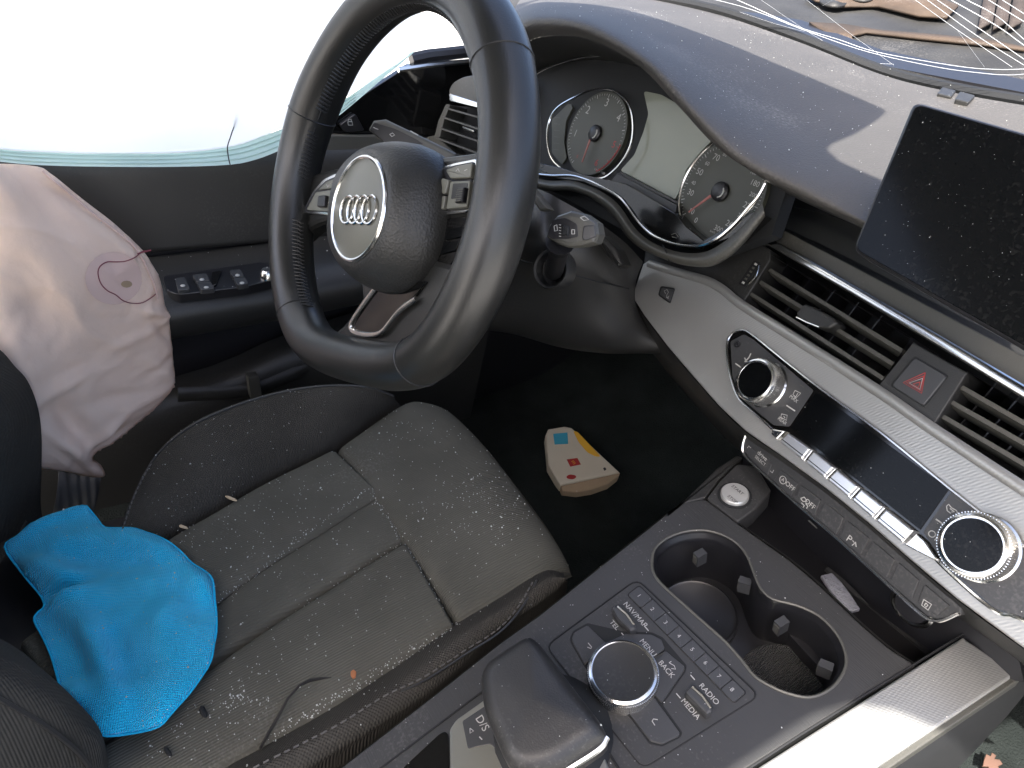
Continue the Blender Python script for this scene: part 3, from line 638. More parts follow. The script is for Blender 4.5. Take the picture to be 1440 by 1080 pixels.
tb = slab('vent_slider', [(1119, 440), (1131, 427), (1143, 431), (1172, 446), (1178, 454), (1166, 462), (1150, 460), (1122, 447)], DP, -.012, .004, plas, v1, r=3, bev=.0015)
tube('slider_chrome', [DP.at(x, y, .0045) for x, y in ((1120, 446), (1134, 453), (1152, 460))], .0008, chrome, v1, sides=5)
# hazard light switch between the vents
hz = slab('hazard_housing', [(1284, 481), (1360, 524), (1312, 600), (1232, 546)], DP, -.03, -.001, plas, da, r=1, bev=.001)
slab('switch_gap', [(1286, 500), (1334, 528), (1299, 573), (1251, 542)], DP, -.001, -.0002, deep, hz, r=5, bev=.0001)
slab('hazard_switch', [(1287, 502), (1332, 529), (1298, 571), (1253, 542)], DP, -.003, .0012, btn, hz, r=6, bev=.0008)
lines('hazard_triangle', [[(1301, 524), (1296, 553), (1270, 538), (1301, 524)], [(1299, 528.5), (1294.5, 549.5), (1275, 538), (1299, 528.5)], [(1294, 537), (1291.5, 545), (1284, 540), (1294, 537)]], DP, .0015, .0007, redp, hz)
lines('hazard_triangle_line', [[(1297.5, 532), (1293.5, 547.5), (1278.5, 538.5), (1297.5, 532)]], DP, .0015, .0005, white, hz)
# aluminium strip
sil = [(904, 371), (912, 366), (945, 377), (992, 389), (1015, 402), (1040, 424), (1110, 467), (1232, 544), (1307, 596), (1440, 684), (1620, 800), (1620, 1035), (1440, 912), (1345, 842), (1282, 789), (1218, 733), (1160, 686), (1100, 642), (1048, 606), (1010, 570), (975, 530), (939, 488), (905, 443), (888, 416), (895, 398)]
pan = [(1030, 468), (1045, 464), (1062, 474), (1104, 508), (1162, 553), (1238, 608), (1334, 686), (1440, 768), (1600, 890), (1600, 962), (1440, 872), (1405, 862), (1372, 838), (1330, 800), (1300, 770), (1086, 604), (1060, 580), (1040, 562), (1029, 536), (1023, 505), (1023, 480)]
ss = slab('aluminium_strip', sil, DP, -.035, 0, silv, da, r=0, bev=.0015)
tube('strip_upper_edge', [DP.at(x, y + 3, .0015) for x, y in ((912, 367), (950, 379), (992, 391), (1016, 404), (1042, 425), (1110, 468), (1232, 545), (1307, 597), (1440, 685), (1620, 801))], .0045, silv, da, smooth_path=3, flat=.45, up=DP.n)
slab('release_button_frame', [(929, 402), (949, 405), (942, 427), (925, 415)], DP, 0, .001, dark, da, r=3, bev=.0003)
slab('release_button', [(931, 404), (947, 407), (941, 424), (927, 414)], DP, 0, .002, btn, da, r=2, bev=.0004)
lines('release_symbol', [[(936, 413), (934, 409), (938, 407), (940, 411), (938, 414)], [(938, 414), (937, 418), (940, 420)]], DP, .0023, .0006, white, da)
text('A', DP, 939.5, 418, 4, white, da, h=.002)
# ------------------------------------------------------------------ climate control unit
cu = thing('climate_control_unit', 'gloss black climate panel with two chrome dials and row of silver keys', 'climate control', (-.01, .52, .78))
slab('panel', pan, DP, -.004, .0022, gloss, cu, r=2, bev=.0006)
tube('chrome_border', [DP.at(x, y, .0022) for x, y in pan[:9]], .0011, chrome, cu, smooth_path=3, sides=6)
tube('chrome_border', [DP.at(x, y, .0022) for x, y in [pan[0]] + pan[:14:-1]], .0011, chrome, cu, smooth_path=3, sides=6)
tube('chrome_border', [DP.at(x, y, .0022) for x, y in pan[9:15]], .0014, chrome, cu, smooth_path=3, sides=6)
slab('display', [(1148, 551), (1334, 688), (1294, 745), (1112, 601)], DP, .0022, .0028, scr, cu, bev=.0001)
slab('label_plate', [(1046, 470), (1060, 478), (1144, 549), (1110, 600), (1088, 598), (1044, 562), (1030, 530), (1027, 480)], DP, .0022, .0026, btn, cu, r=3, bev=.0002)
slab('label_plate', [(1338, 691), (1440, 770), (1600, 893), (1600, 958), (1440, 868), (1400, 856), (1330, 795), (1298, 748)], DP, .0022, .0026, btn, cu, r=3, bev=.0002)
def dial(cx, cy, R_, bx, by, name='temperature_dial'):
    c = DP.at(bx, by, .002); n = DP.n
    d = lathe(name, c, n, [(R_ * 1.06, 0), (R_ * 1.06, .002), (R_, .0035), (R_ * .98, .017), (R_ * .93, .0195), (R_ * .86, .020), (R_ * .84, .0185), (R_ * .8, .0185), (.0, .0185)], chrome, cu, seg=64, sharp=30)
    gs = []
    for k in range(72):
        t = 2 * pi * k / 72; X = DP.u * cos(t) + DP.v * sin(t); gs.append(boxgeo(c + X * R_ * .995 + n * .0105, .0007, .0006, .0125, X, X.cross(n), n))
    vs, fs = merge(gs); k_ = mk('knurling', vs, fs, chrome, d, smooth=False); k_['kind'] = 'stuff'
    lathe('dial_glass', c, n, [(R_ * .8, .0180), (R_ * .79, .0192), (.0001, .0196)], scr, d, seg=40)
    return d
dial(1067, 547, .0205, 1077, 541); dial(1366, 780, .0225, 1381, 770)
# silver toggle keys
keys = [(1112, 612, 1096, 626)]
ka = [(1106, 608), (1142, 633), (1175, 659), (1209, 686), (1244, 714), (1287, 748)]; kb = [(1094, 619), (1130, 648), (1161, 673), (1195, 701), (1229, 730), (1271, 765)]
slab('key_end', [(1086, 603), (1104, 606), (1092, 618), (1084, 610)], DP, 0, .007, chrome, cu, r=0, bev=.001)
for i in range(5):
    def ip(a, b, t): return (a[0] + (b[0] - a[0]) * t, a[1] + (b[1] - a[1]) * t)
    q = [ip(ka[i], ka[i + 1], .05), ip(ka[i], ka[i + 1], .93), ip(kb[i], kb[i + 1], .93), ip(kb[i], kb[i + 1], .05)]
    kk = slab('toggle_key', q, DP, 0, .009, mat('bright_key', (.8, .8, .79), .3, metal=.9) if i == 0 else MATS['bright_key'], cu, r=0, bev=.0013)
    tube('key_groove', [DP.at(*ip(q[0], q[3], .72), .0091), DP.at(*ip(q[1], q[2], .72), .0091)], .0004, dark, kk, sides=4)
    if i: slab('key_divider', [ip(ka[i - 1], ka[i], .96), ip(ka[i], ka[i + 1], .02), ip(kb[i], kb[i + 1], .02), ip(kb[i - 1], kb[i], .96)], DP, 0, .0075, chrome, cu, bev=.0004)
slab('key_end', [(1289, 750), (1300, 760), (1318, 786), (1312, 787), (1290, 776), (1272, 766)], DP, 0, .007, chrome, cu, r=0, bev=.001)
# printed symbols
lines('seat_heat_symbol', [[(1056, 497), (1053, 503), (1049, 507)], [(1049, 507), (1047, 503)], [(1047, 508), (1052, 509)]], DP, .0029, .0012, white, cu)
lathe('sensor_eye', DP.at(1037, 484, .0026), DP.n, [(.0036, 0), (.0036, .001), (.002, .0012), (.0015, .0004), (0.0001, .0004)], dark, cu, seg=20)
for q_ in ([(1034, 511), (1048, 521)], [(1106, 570), (1118, 578)], [(1316, 730), (1332, 741)]): lines('dial_mark', [q_], DP, .003, .0011, white, cu)
for q_ in ([(1125, 541), (1131, 545)], [(1104, 575), (1110, 579)], [(1343, 700), (1353, 707)], [(1317, 741), (1327, 749)]): lines('fine_mark', [q_], DP, .003, .0005, plasl, cu)
lines('defrost_symbol', [[(1118, 549), (1126, 553), (1120, 559), (1115, 555), (1118, 549)], [(1119, 561), (1117, 556)], [(1122, 553), (1119, 558)]], DP, .0029, .0006, white, cu)
text('MAX', DP, 1116, 561, 4.6, white, cu, h=.0027)
lines('rear_heat_symbol', [[(1099, 582), (1107, 584), (1106, 591), (1098, 587), (1099, 582)], [(1102, 585), (1104, 588)]], DP, .0029, .0006, white, cu)
text('REAR', DP, 1100, 592, 4.4, white, cu, h=.0027)
text('OFF', DP, 1316, 756, 8.5, white, cu, h=.0027)
lines('recirculation_symbol', [[(1331, 712), (1334, 709), (1338, 714), (1345, 718), (1348, 724), (1346, 727), (1341, 725)], [(1337, 722), (1332, 718), (1331, 712)], [(1336, 715), (1342, 720), (1338, 720)]], DP, .0029, .0007, white, cu)
# ------------------------------------------------------------------ lower switch row
sw = thing('switch_row', 'black row of driving mode switches with chrome lower edge under the aluminium strip', 'switch row', (-.02, .55, .72))
bt_ = [(1047, 612), (1100, 655), (1160, 700), (1218, 747), (1282, 800), (1345, 855)]; 
bo = [(1047, 611), (1104, 650), (1162, 692), (1220, 739), (1284, 795), (1352, 855), (1350, 866), (1320, 873), (1304, 867), (1243, 815), (1183, 761), (1120, 707), (1060, 652), (1044, 632)]
slab('switch_panel', bo, BP, -.02, .0, btn, sw, r=3, bev=.001)
tube('chrome_edge', [BP.at(x, y, .001) for x, y in ((1049, 610), (1045, 622), (1044, 634), (1050, 643), (1062, 655), (1120, 708), (1183, 762), (1243, 817), (1296, 864), (1312, 872), (1326, 872), (1348, 862))], .0014, chrome, sw, smooth_path=3, sides=6)
for a in (((1054, 627), (1085, 652), (1079, 668), (1050, 640)), ((1098, 661), (1122, 680), (1112, 698), (1088, 676)), ((1126, 682), (1154, 703), (1145, 725), (1117, 702)),
          ((1160, 707), (1186, 728), (1176, 752), (1148, 727)), ((1191, 732), (1222, 757), (1210, 780), (1180, 755)), ((1227, 761), (1258, 787), (1247, 812), (1215, 784)), ((1263, 791), (1292, 816), (1282, 842), (1252, 816)), ((1300, 822), (1335, 852), (1318, 866), (1290, 848))):
    slab('switch', a, BP, 0, .0014, btn, sw, r=2, bev=.0005)
for q_ in ([(1051, 630), (1053, 627), (1056, 630)], [(1083, 662), (1086, 665), (1088, 661)]): lines('arrow_symbol', [q_], BP, .0017, .0006, white, sw)
text('drive', BP, 1072, 641, 6, white, sw, h=.0015); text('SELECT', BP, 1069, 648, 4.2, white, sw, h=.0015)
lines('selection_frame', [[(1066, 634), (1083, 645), (1077, 657), (1061, 646), (1066, 634)]], BP, .0016, .0004, plasl, sw)
text('OFF', BP, 1111, 684, 6.4, white, sw, h=.0015); text('A', BP, 1101, 675, 5, white, sw, h=.0015)
q_ = BP.at(1101, 675, .0016); tube('stop_start_ring', [q_ + BP.u * .0034 * cos(a * pi / 10) + BP.v * .0034 * sin(a * pi / 10) for a in range(20)], .0003, white, sw, closed=True, sides=4)
text('OFF', BP, 1139, 709, 6.6, white, sw, h=.0015)
lines('skid_symbol', [[(1126, 701), (1131, 699), (1135, 705), (1129, 705), (1126, 701)], [(1127, 707), (1131, 711), (1129, 714)], [(1133, 708), (1136, 712), (1134, 715)]], BP, .0017, .0009, white, sw)
text('P', BP, 1194, 758, 9, white, sw, h=.0015); lines('parking_symbol', [[(1199, 760), (1202, 764), (1198, 767)], [(1203, 762), (1204, 769)]], BP, .0017, .0008, white, sw)
lines('display_off_symbol', [[(1299, 843), (1310, 850), (1305, 858), (1296, 851), (1299, 843)], [(1302, 848), (1305, 851), (1302, 854), (1300, 851), (1302, 848)]], BP, .0017, .0007, white, sw)
for x, y in ((1112, 668), (1143, 695), (1175, 715), (1207, 748), (1240, 768)):
    lines('indicator_line', [[(x - 3, y - 2), (x + 3, y + 3)]], BP, .0017, .0005, plasl, sw)
lathe('power_socket', BP.at(1284, 852, -.012), (V((0, -1, -.1))).normalized(), [(.017, -.02), (.017, .002), (.0145, .003), (.0135, -.001), (.0001, -.004)], chrome, sw, seg=32)
lathe('socket_cap', BP.at(1284, 852, -.012), (V((0, -1, -.1))).normalized(), [(.0135, .0), (.0120, .0035), (.0001, .004)], dark, sw, seg=32)
lines('socket_light', [[(1137, 732), (1149, 743)]], BP, -.018, .0014, plasl, sw)
# ------------------------------------------------------------------ display screen
dsn = thing('display_screen', 'black tablet-style display with dust specks standing on the dashboard', 'display', (0, .46, .95))
sq = [(1284, 141), (1600, 232), (1610, 590), (1440, 492), (1197, 352)]
slab('screen_housing', sq, SP, -.014, 0, dark, dsn, r=14, bev=.0025)
slab('screen_glass', [(1288, 146), (1596, 236), (1606, 582), (1440, 486), (1202, 350)], SP, 0, .0006, scr, dsn, r=12, bev=.0004)
slab('screen_foot', [(1480, 440), (1600, 500), (1600, 560), (1480, 490)], SP, -.06, -.014, dark, dsn)
# ------------------------------------------------------------------ speaker slot cover on the dash beside the screen
slab('defroster_flap', [(1325, 122), (1345, 127), (1338, 136), (1318, 131)], Pl((0, -.2, 1), ony(1330, 130, .74)), -.004, .0006, plas, da, r=2)
slab('defroster_flap', [(1350, 128), (1372, 134), (1362, 144), (1343, 139)], Pl((0, -.2, 1), ony(1355, 135, .735)), -.004, .0006, plas, da, r=2)
# ================================================================== instrument cluster
ic = thing('instrument_cluster', 'instrument cluster with rev counter and speedometer ringed in chrome', 'instrument cluster', (-.34, .58, .9))
slab('cluster_back', [(738, 90), (800, 60), (900, 60), (1010, 180), (1110, 255), (1085, 330), (1000, 362), (870, 320), (742, 250)], GP, -.03, -.012, deep, ic, bev=0)
# dark lens band and glossy lower tray
slab('lower_tray', [(742, 225), (790, 236), (822, 246), (850, 252), (880, 258), (950, 300), (965, 318), (990, 338), (1040, 310), (1060, 296), (1066, 300), (1030, 334), (985, 350), (945, 345), (915, 330), (893, 305), (878, 286), (855, 270), (820, 256), (745, 246)], GP, -.012, .012, gloss, ic, bev=.001)
tube('chrome_brow', [GP.at(x, y, .014) for x, y in ((740, 238), (752, 244), (775, 247), (803, 247), (825, 253), (845, 262), (868, 275), (882, 290), (893, 306), (905, 320), (920, 332), (945, 342), (970, 346), (990, 344), (1010, 334), (1033, 314), (1052, 292), (1066, 276), (1076, 258))], .0013, chrome, ic, smooth_path=4, sides=6)
BRO = [(738, 243), (752, 250), (775, 254), (803, 254), (825, 260), (845, 269), (864, 282), (877, 297), (888, 314), (900, 328), (918, 341), (945, 352), (970, 356), (992, 354), (1014, 343), (1037, 324), (1058, 302), (1072, 286)]
BR2 = [(738, 254), (750, 262), (775, 268), (800, 268), (820, 273), (838, 282), (854, 295), (868, 312), (880, 330), (897, 346), (915, 356), (945, 368), (972, 374), (1000, 374), (1024, 362), (1044, 344), (1062, 322), (1076, 304)]
loft('brow_moulding', [[GP.at(x, y, .012) for x, y in BRO], [GP.at((a[0] + b[0]) / 2, (a[1] + b[1]) / 2, .019) for a, b in zip(BRO, BR2)], [GP.at(x, y, .010) for x, y in BR2], [GP.at(x, y, -.03) for x, y in BR2]], plasl, ic, su=5, sv=5)
tube('moulding_gap', [GP.at(x, y, h) for x, y, h in ((932, 345, .0135), (936, 352, .0195), (939, 360, .0175), (941, 368, .012))], .0007, deep, ic, sides=5)
tube('chrome_arc', [GP.at(x, y, .0) for x, y in ((742, 114), (755, 104), (780, 92), (810, 83), (840, 79), (880, 79), (920, 86), (960, 100))], .0010, chrome, ic, smooth_path=5, sides=6)
def dialface(name, cx, cy, R_, label):
    c = GP.at(cx, cy, -.006)
    f = lathe(name, c, GP.n, [(R_, -.006), (R_, 0), (.0001, 0)], gaug, ic, seg=56, sharp=30); f['label'] = label
    return f, Pl(GP.n, c)
tf, TP = dialface('rev_counter', 838, 188, .0475, 'rev counter numbered 1 to 6 with red zone')
sf, SPD = dialface('speedometer', 1014, 270, .0490, 'speedometer numbered 0 to 300')
def ringtube(name, c, r, pl, m, par, h, w_=.0012, a0=0, a1=360, n=60):
    P = [pl.P(pl.uv(c)[0] + r * cos(radians(a0 + (a1 - a0) * i / n)), pl.uv(c)[1] + r * sin(radians(a0 + (a1 - a0) * i / n)), h) for i in range(n + (0 if a1 - a0 == 360 else 1))]
    return tube(name, P, w_, m, par, sides=6, closed=(a1 - a0 == 360))
def gauge(f, pl, R_, nums, a0, a1, nticks, redfrom, needle, hub):
    gs = []; gr_ = []
    for k in range(nticks + 1):
        a = radians(a0 + (a1 - a0) * k / nticks); big = k % 5 == 0; L = .004 if big else .0022
        X = pl.u * cos(a) + pl.v * sin(a); g = boxgeo(pl.p + X * (R_ * .95 - L / 2) + pl.n * .0004, L, .0007 if big else .0004, .0002, X, X.cross(pl.n), pl.n)
        (gr_ if k / nticks >= redfrom else gs).append(g)
    vs, fs = merge(gs); mk('tick_marks', vs, fs, white, f, smooth=False)
    if gr_: vs, fs = merge(gr_); mk('red_tick_marks', vs, fs, redp, f, smooth=False)
    for s, frac, sz, m_ in nums:
        a = radians(a0 + (a1 - a0) * frac); c = pl.p + (pl.u * cos(a) + pl.v * sin(a)) * R_ * .74
        d = c - CAM; px = 720 + FPX * d.dot(RX) / d.dot(RF); py = 540 + FPX * d.dot(RD) / d.dot(RF)
        text(s, pl, px, py, sz, m_, f, h=.0003, name='number')
    h_ = pl.P(0, 0, .006); tpx = pl.at(*needle, .006); d = (tpx - h_); L = min(d.length, R_ * .9); d.normalize(); s = d.cross(pl.n)
    h0_ = h_ + d * .0085; vs = [h0_ + s * .0013, h0_ - s * .0013, h_ + d * L - s * .0006, h_ + d * L + s * .0006]; vs += [v - pl.n * .001 for v in vs]
    mk('needle', vs, [(0, 1, 2, 3), (4, 7, 6, 5), (0, 4, 5, 1), (1, 5, 6, 2), (2, 6, 7, 3), (3, 7, 4, 0)], mat('needle_red', (.32, .11, .09), .5) if 'needle_red' not in MATS else MATS['needle_red'], f, smooth=False)
    lathe('needle_hub', pl.P(0, 0, 0), pl.n, [(.0095, 0), (.0095, .003), (.008, .0042), (.0001, .0045)], dark, f, seg=28)
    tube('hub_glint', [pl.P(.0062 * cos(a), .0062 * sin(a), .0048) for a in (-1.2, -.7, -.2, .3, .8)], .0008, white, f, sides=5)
gauge(tf, TP, .0475, [('0', 0, 4, redp), ('1', 1 / 6, 9, white), ('2', 2 / 6, 10, white), ('3', 3 / 6, 10, white), ('4', 4 / 6, 10, white), ('5', 5 / 6, 9, redp), ('6', 1, 9, redp)], 245, -55, 60, .83, (818, 228), 0)
text('1/min x 1000', TP, 843, 241, 3, white, tf, h=.0003, name='unit')
ringtube('red_zone', TP.p, .0452, TP, redp, tf, .0004, .0006, 0, -55, 20)
gauge(sf, SPD, .0490, [('0', 0, 7, white), ('10', .06, 7, white), ('30', .16, 7.5, white), ('40', .21, 5, white), ('50', .27, 8, white), ('60', .325, 5, white), ('70', .38, 8, white), ('80', .43, 5, white), ('100', .485, 8, white), ('120', .535, 5, white), ('140', .59, 7, white), ('160', .645, 5, white), ('180', .70, 7, white), ('200', .755, 5.5, white), ('220', .81, 8, white), ('240', .865, 5.5, white), ('260', .93, 8, white), ('300', 1, 7, white)], 250, -62, 75, 2, (968, 298), 0)
text('km/h', SPD, 1002, 326, 3, white, sf, h=.0003, name='unit')
tube('chrome_ring', [GP.at(x, y, .004) for x, y in ((775, 164), (786, 150), (806, 138), (828, 128), (850, 125), (868, 130), (884, 147), (890, 172), (888, 200), (878, 222), (864, 239), (848, 250), (828, 250), (802, 245), (790, 237), (777, 224), (771, 206), (770, 184))], .0014, chrome, tf, closed=True, smooth_path=5, sides=6)
tube('chrome_ring', [GP.at(x, y, .004) for x, y in ((1014, 199), (992, 211), (970, 238), (958, 266), (955, 293), (961, 316), (974, 333), (989, 340), (1008, 335), (1030, 317), (1048, 300), (1062, 284), (1072, 266), (1076, 248), (1066, 222), (1045, 203))], .0014, chrome, sf, closed=True, smooth_path=5, sides=6)
slab('centre_display', [(905, 128), (930, 133), (985, 165), (1002, 196), (985, 214), (965, 238), (955, 270), (948, 282), (872, 240), (892, 218), (905, 185), (912, 160)], GP, -.012, -.009, disp, ic, r=5, bev=0)
slab('display_ledge', [(868, 243), (952, 288), (950, 302), (860, 254)], GP, -.01, .004, dark, ic, bev=.0004)
slab('display_ledge', [(872, 241), (952, 283), (952, 287), (869, 245)], GP, -.01, .001, plas, ic, bev=.0004)
slab('side_gauge', [(776, 168), (800, 145), (806, 150), (796, 170), (793, 200), (797, 222), (790, 232), (776, 215)], GP, -.012, -.009, gaug, ic, r=4, bev=0)
for k in range(6): lines('side_gauge_tick', [[(780 - k * .4, 165 + k * 9), (788 - k * .4, 166 + k * 9)]], GP, -.0085, .0006, plasl, ic)
lines('trip_symbol', [[(758, 228), (764, 232), (760, 236)], [(756, 239), (768, 242)]], GP, .013, .0007, plasl, ic)
lines('trip_symbol', [[(944, 330), (950, 328), (954, 333)], [(945, 333), (952, 335)]], GP, .013, .0007, plasl, ic)
# ================================================================== steering wheel
WC = V((-.357, .253, .904)); tau, th, yw = radians(16.5), radians(22.2), radians(1.9)
X0 = V((cos(yw), sin(yw), 0)); WN = V((sin(yw) * cos(tau), -cos(yw) * cos(tau), sin(tau))); U0 = WN.cross(X0)
WX = X0 * cos(th) + U0 * sin(th)
WP = Pl(WN, WC, WX)
wh = thing('steering_wheel', 'black leather steering wheel with flattened bottom and four-ring badge on the hub', 'steering wheel', WC)
def rimr(ph, r0=.1685, d=.1485):
    s = sin(ph); return (1 / r0 ** 14 + ((abs(s) / d) ** 14 if s < 0 else 0)) ** (-1 / 14)
RIMC = []
NR = 144
for k in range(NR):
    ph = 2 * pi * k / NR; r = rimr(ph); RIMC.append(WP.P(r * cos(ph), r * sin(ph), 0))
def rimrad(ph):   # slightly thicker grips at ten to two and at the lower corners
    d = math.degrees(ph) % 360
    return .0212 + .0012 * math.exp(-((d - 35) / 14) ** 2) + .0012 * math.exp(-((d - 145) / 14) ** 2)
def rimframe(k):
    k %= NR; p = RIMC[k]; t = (RIMC[(k + 1) % NR] - RIMC[k - 1]).normalized(); out = t.cross(WN).normalized(); return p, t, out
SD_ = 20
vs = []
for k in range(NR):
    p, t, o = rimframe(k); r = rimrad(2 * pi * k / NR)
    for j in range(SD_): a = 2 * pi * j / SD_; vs.append(p + o * cos(a) * r * .94 + WN * sin(a) * r * 1.08)
fs = [(k * SD_ + j, k * SD_ + (j + 1) % SD_, ((k + 1) % NR) * SD_ + (j + 1) % SD_, ((k + 1) % NR) * SD_ + j) for k in range(NR) for j in range(SD_)]
mk('rim', vs, fs, leather, wh)
def rimat(deg, a, lift=0):
    k = deg / 360 * NR; i = int(math.floor(k)); f = k - i; p, t, o = rimframe(i); p2, _, o2 = rimframe(i + 1); p = p.lerp(p2, f); o = o.lerp(o2, f).normalized(); r = rimrad(radians(deg))
    return p + o * cos(a) * (r * .94 + lift) + WN * sin(a) * (r * 1.08 + lift)
for dg in (28, 150, 222, 304):
    tube('rim_seam', [rimat(dg, 2 * pi * j / 28, .0001) for j in range(28)], .0007, thread, wh, closed=True, sides=5)
gs = []
for d0, d1 in ((36, 146), (154, 172), (188, 226), (300, 306)):
    n = int((d1 - d0) / 1.5)
    for i in range(n):
        d = d0 + (d1 - d0) * i / n; a0, a1 = pi - .24, pi + .05
        gs.append(tubegeo([rimat(d, a0 - .12, .0004), rimat(d + .35, (a0 + a1) / 2, .0013), rimat(d + .9, a1, .0004)], .0009, 5))
        gs.append(tubegeo([rimat(d + .75, a0 + .10, .0002), rimat(d + .75, a1 + .10, .0002)], .0007, 4))
vs, fs = merge(gs); s_ = mk('rim_stitching', vs, fs, thread, wh); s_['kind'] = 'stuff'
for d0, d1 in ((30, 149), (152, 172), (188, 221)):
    tube('stitch_groove', [rimat(d0 + (d1 - d0) * i / 30, pi - .1, -.0002) for i in range(31)], .0009, deep, wh, sides=5)
# spokes
def WS(name, px, h0, h1, m, par=wh, r=3, bev=.002, **kw): return slab(name, px, WP, h0, h1, m, par, r=r, bev=bev, **kw)
WS('side_spoke', [(405, 262), (430, 246), (460, 238), (505, 228), (510, 310), (455, 312), (432, 322), (408, 345)], -.028, -.009, leather, r=10, bev=.005)
WS('side_spoke', [(600, 222), (660, 214), (700, 205), (700, 320), (660, 312), (600, 315)], -.03, -.009, leather, r=10, bev=.005)
WS('bottom_spoke', [(505, 395), (507, 420), (494, 440), (480, 457), (464, 470), (448, 476), (430, 478), (440, 510), (520, 528), (590, 520), (590, 492), (604, 455), (632, 410), (640, 370), (600, 360)], -.022, -.004, leather, r=8, bev=.006)
WS('spoke_insert', [(532, 400), (500, 450), (497, 461), (501, 466), (515, 469), (530, 468), (539, 461), (556, 440), (585, 415), (600, 395)], -.01, -.0015, gloss, r=4, bev=.0006)
tube('spoke_chrome', [WP.at(x, y, -.0005) for x, y in ((530, 402), (513, 425), (498, 447), (493, 458), (495, 465), (504, 469), (516, 471), (530, 470), (539, 465), (548, 454), (562, 437), (585, 420))], .0026, chrome, wh, smooth_path=5, sides=8, flat=.7, up=WN)
WS('gloss_insert', [(622, 308), (660, 303), (652, 335), (640, 365), (612, 400), (585, 425), (575, 415), (600, 385), (616, 350)], -.02, -.006, gloss, r=3, bev=.001)
for q in (((629, 322), (652, 318), (649, 333), (626, 338)), ((624, 342), (646, 338), (641, 352), (618, 358))):
    WS('gloss_key', q, -.006, -.0045, scr, bev=.0005, r=2)
# left switch pod
lp = WS('switch_pod', [(424, 299), (440, 268), (455, 251), (472, 243), (492, 238), (490, 304), (470, 304)], -.012, -.004, chrome, r=4, bev=.001); lp['label'] = 'switch pod on the door side of the hub'
WS('pod_face', [(428, 296), (443, 269), (458, 254), (474, 247), (490, 243), (488, 300)], -.004, -.003, dark, lp, r=3, bev=.0003)
WS('pod_key', [(447, 267), (459, 256), (475, 249), (490, 245), (488, 262)], -.003, -.001, olive, lp, r=2, bev=.0005)
WS('pod_key', [(431, 295), (444, 270), (474, 266), (469, 298)], -.003, -.001, olive, lp, r=2, bev=.0005)
WS('pod_key', [(477, 265), (488, 264), (486, 300), (471, 298)], -.003, -.001, olive, lp, r=2, bev=.0005)
WS('roller', [(447, 275), (457, 274), (455, 291), (445, 291)], -.001, .003, dark, lp, r=2, bev=.001)
lines('pod_symbol', [[(459, 259), (461, 263), (463, 260)]], WP, -.0008, .0007, white, lp); lines('pod_symbol', [[(461, 286), (464, 282), (465, 289)]], WP, -.0008, .0007, white, lp)
# right switch pod
rp = WS('switch_pod', [(617, 236), (638, 229), (668, 223), (671, 227), (663, 294), (655, 299), (618, 303), (614, 296)], -.012, -.004, chrome, r=4, bev=.001); rp['label'] = 'switch pod beside the gauges'
WS('pod_face', [(620, 238), (640, 232), (666, 227), (659, 292), (618, 298)], -.004, -.003, dark, rp, r=3, bev=.0003)
WS('pod_key', [(626, 239), (642, 233), (664, 229), (661, 250), (633, 251)], -.003, .0005, olive, rp, r=2, bev=.0008)
WS('pod_key', [(621, 250), (631, 253), (626, 272), (617, 273)], -.003, .0005, olive, rp, r=2, bev=.0008)
WS('pod_key', [(617, 276), (626, 275), (623, 294), (616, 295)], -.003, .0005, olive, rp, r=2, bev=.0008)
WS('pod_key', [(633, 255), (661, 254), (656, 291), (627, 294)], -.003, .0005, olive, rp, r=2, bev=.0008)
WS('roller_bed', [(637, 258), (658, 257), (655, 276), (634, 280)], .0005, .0008, plas, rp, r=2, bev=.0001)
rl = WS('roller', [(643, 264), (652, 263), (649, 284), (639, 285)], .0005, .005, dark, rp, r=0, bev=.0012)
for k in range(6): tube('roller_rib', [WP.at(643 - k * .7, 267 + k * 3.2, .0052), WP.at(651 - k * .6, 266 + k * 3.2, .0052)], .0004, plasl, rl, sides=4)
lines('pod_symbol', [[(641, 241), (644, 237), (646, 241)]], WP, .0007, .0007, white, rp); lines('pod_symbol', [[(653, 240), (657, 238)]], WP, .0007, .0007, white, rp)
# airbag cover
HF = .034
bc_ = WP.at(504, 294, HF); cu_, cv_ = WP.uv(bc_); BR = abs((WP.at(504, 224, HF) - bc_).length + (WP.at(504, 364, HF) - bc_).length) / 2
OUTL = [(488, 239), (505, 219), (527, 206), (554, 200), (580, 201), (596, 206), (610, 220), (619, 240), (623, 265), (622, 290), (615, 340), (600, 378), (577, 404), (552, 414), (527, 408), (500, 390), (482, 365), (474, 340), (476, 300), (480, 265)]
ow = [V(WP.uvp(x, y, 0)) for x, y in OUTL]; oc = sum(ow, V((0, 0))) / len(ow)
def resample(loop, c, n=64):
    L = [V((q.x, q.y, 0)) for q in loop]; L = cat(L, 8, True); out = []
    for k in range(n):
        a = 2 * pi * k / n; best = None; D = V((cos(a), sin(a)))
        for i in range(len(L)):
            p, q = L[i - 1], L[i]; d1 = V((p.x, p.y)) - c; d2 = V((q.x, q.y)) - c
            c1 = D.x * d1.y - D.y * d1.x; c2 = D.x * d2.y - D.y * d2.x
            if c1 * c2 <= 0 and (d1 + d2).dot(D) > 0 and abs(c1 - c2) > 1e-12:
                t = c1 / (c1 - c2); best = d1.lerp(d2, t).length
        out.append(best or .07)
    return out
rr = resample(ow, oc)
print('badge radius', BR, 'cover', min(rr), max(rr), cu_, cv_, oc)
vs = []; fs = []; n = 64
prof = [(0, HF, 0), (.6, HF, 0), (1, HF, 0)]
levels = []
bcv = V((cu_, cv_))
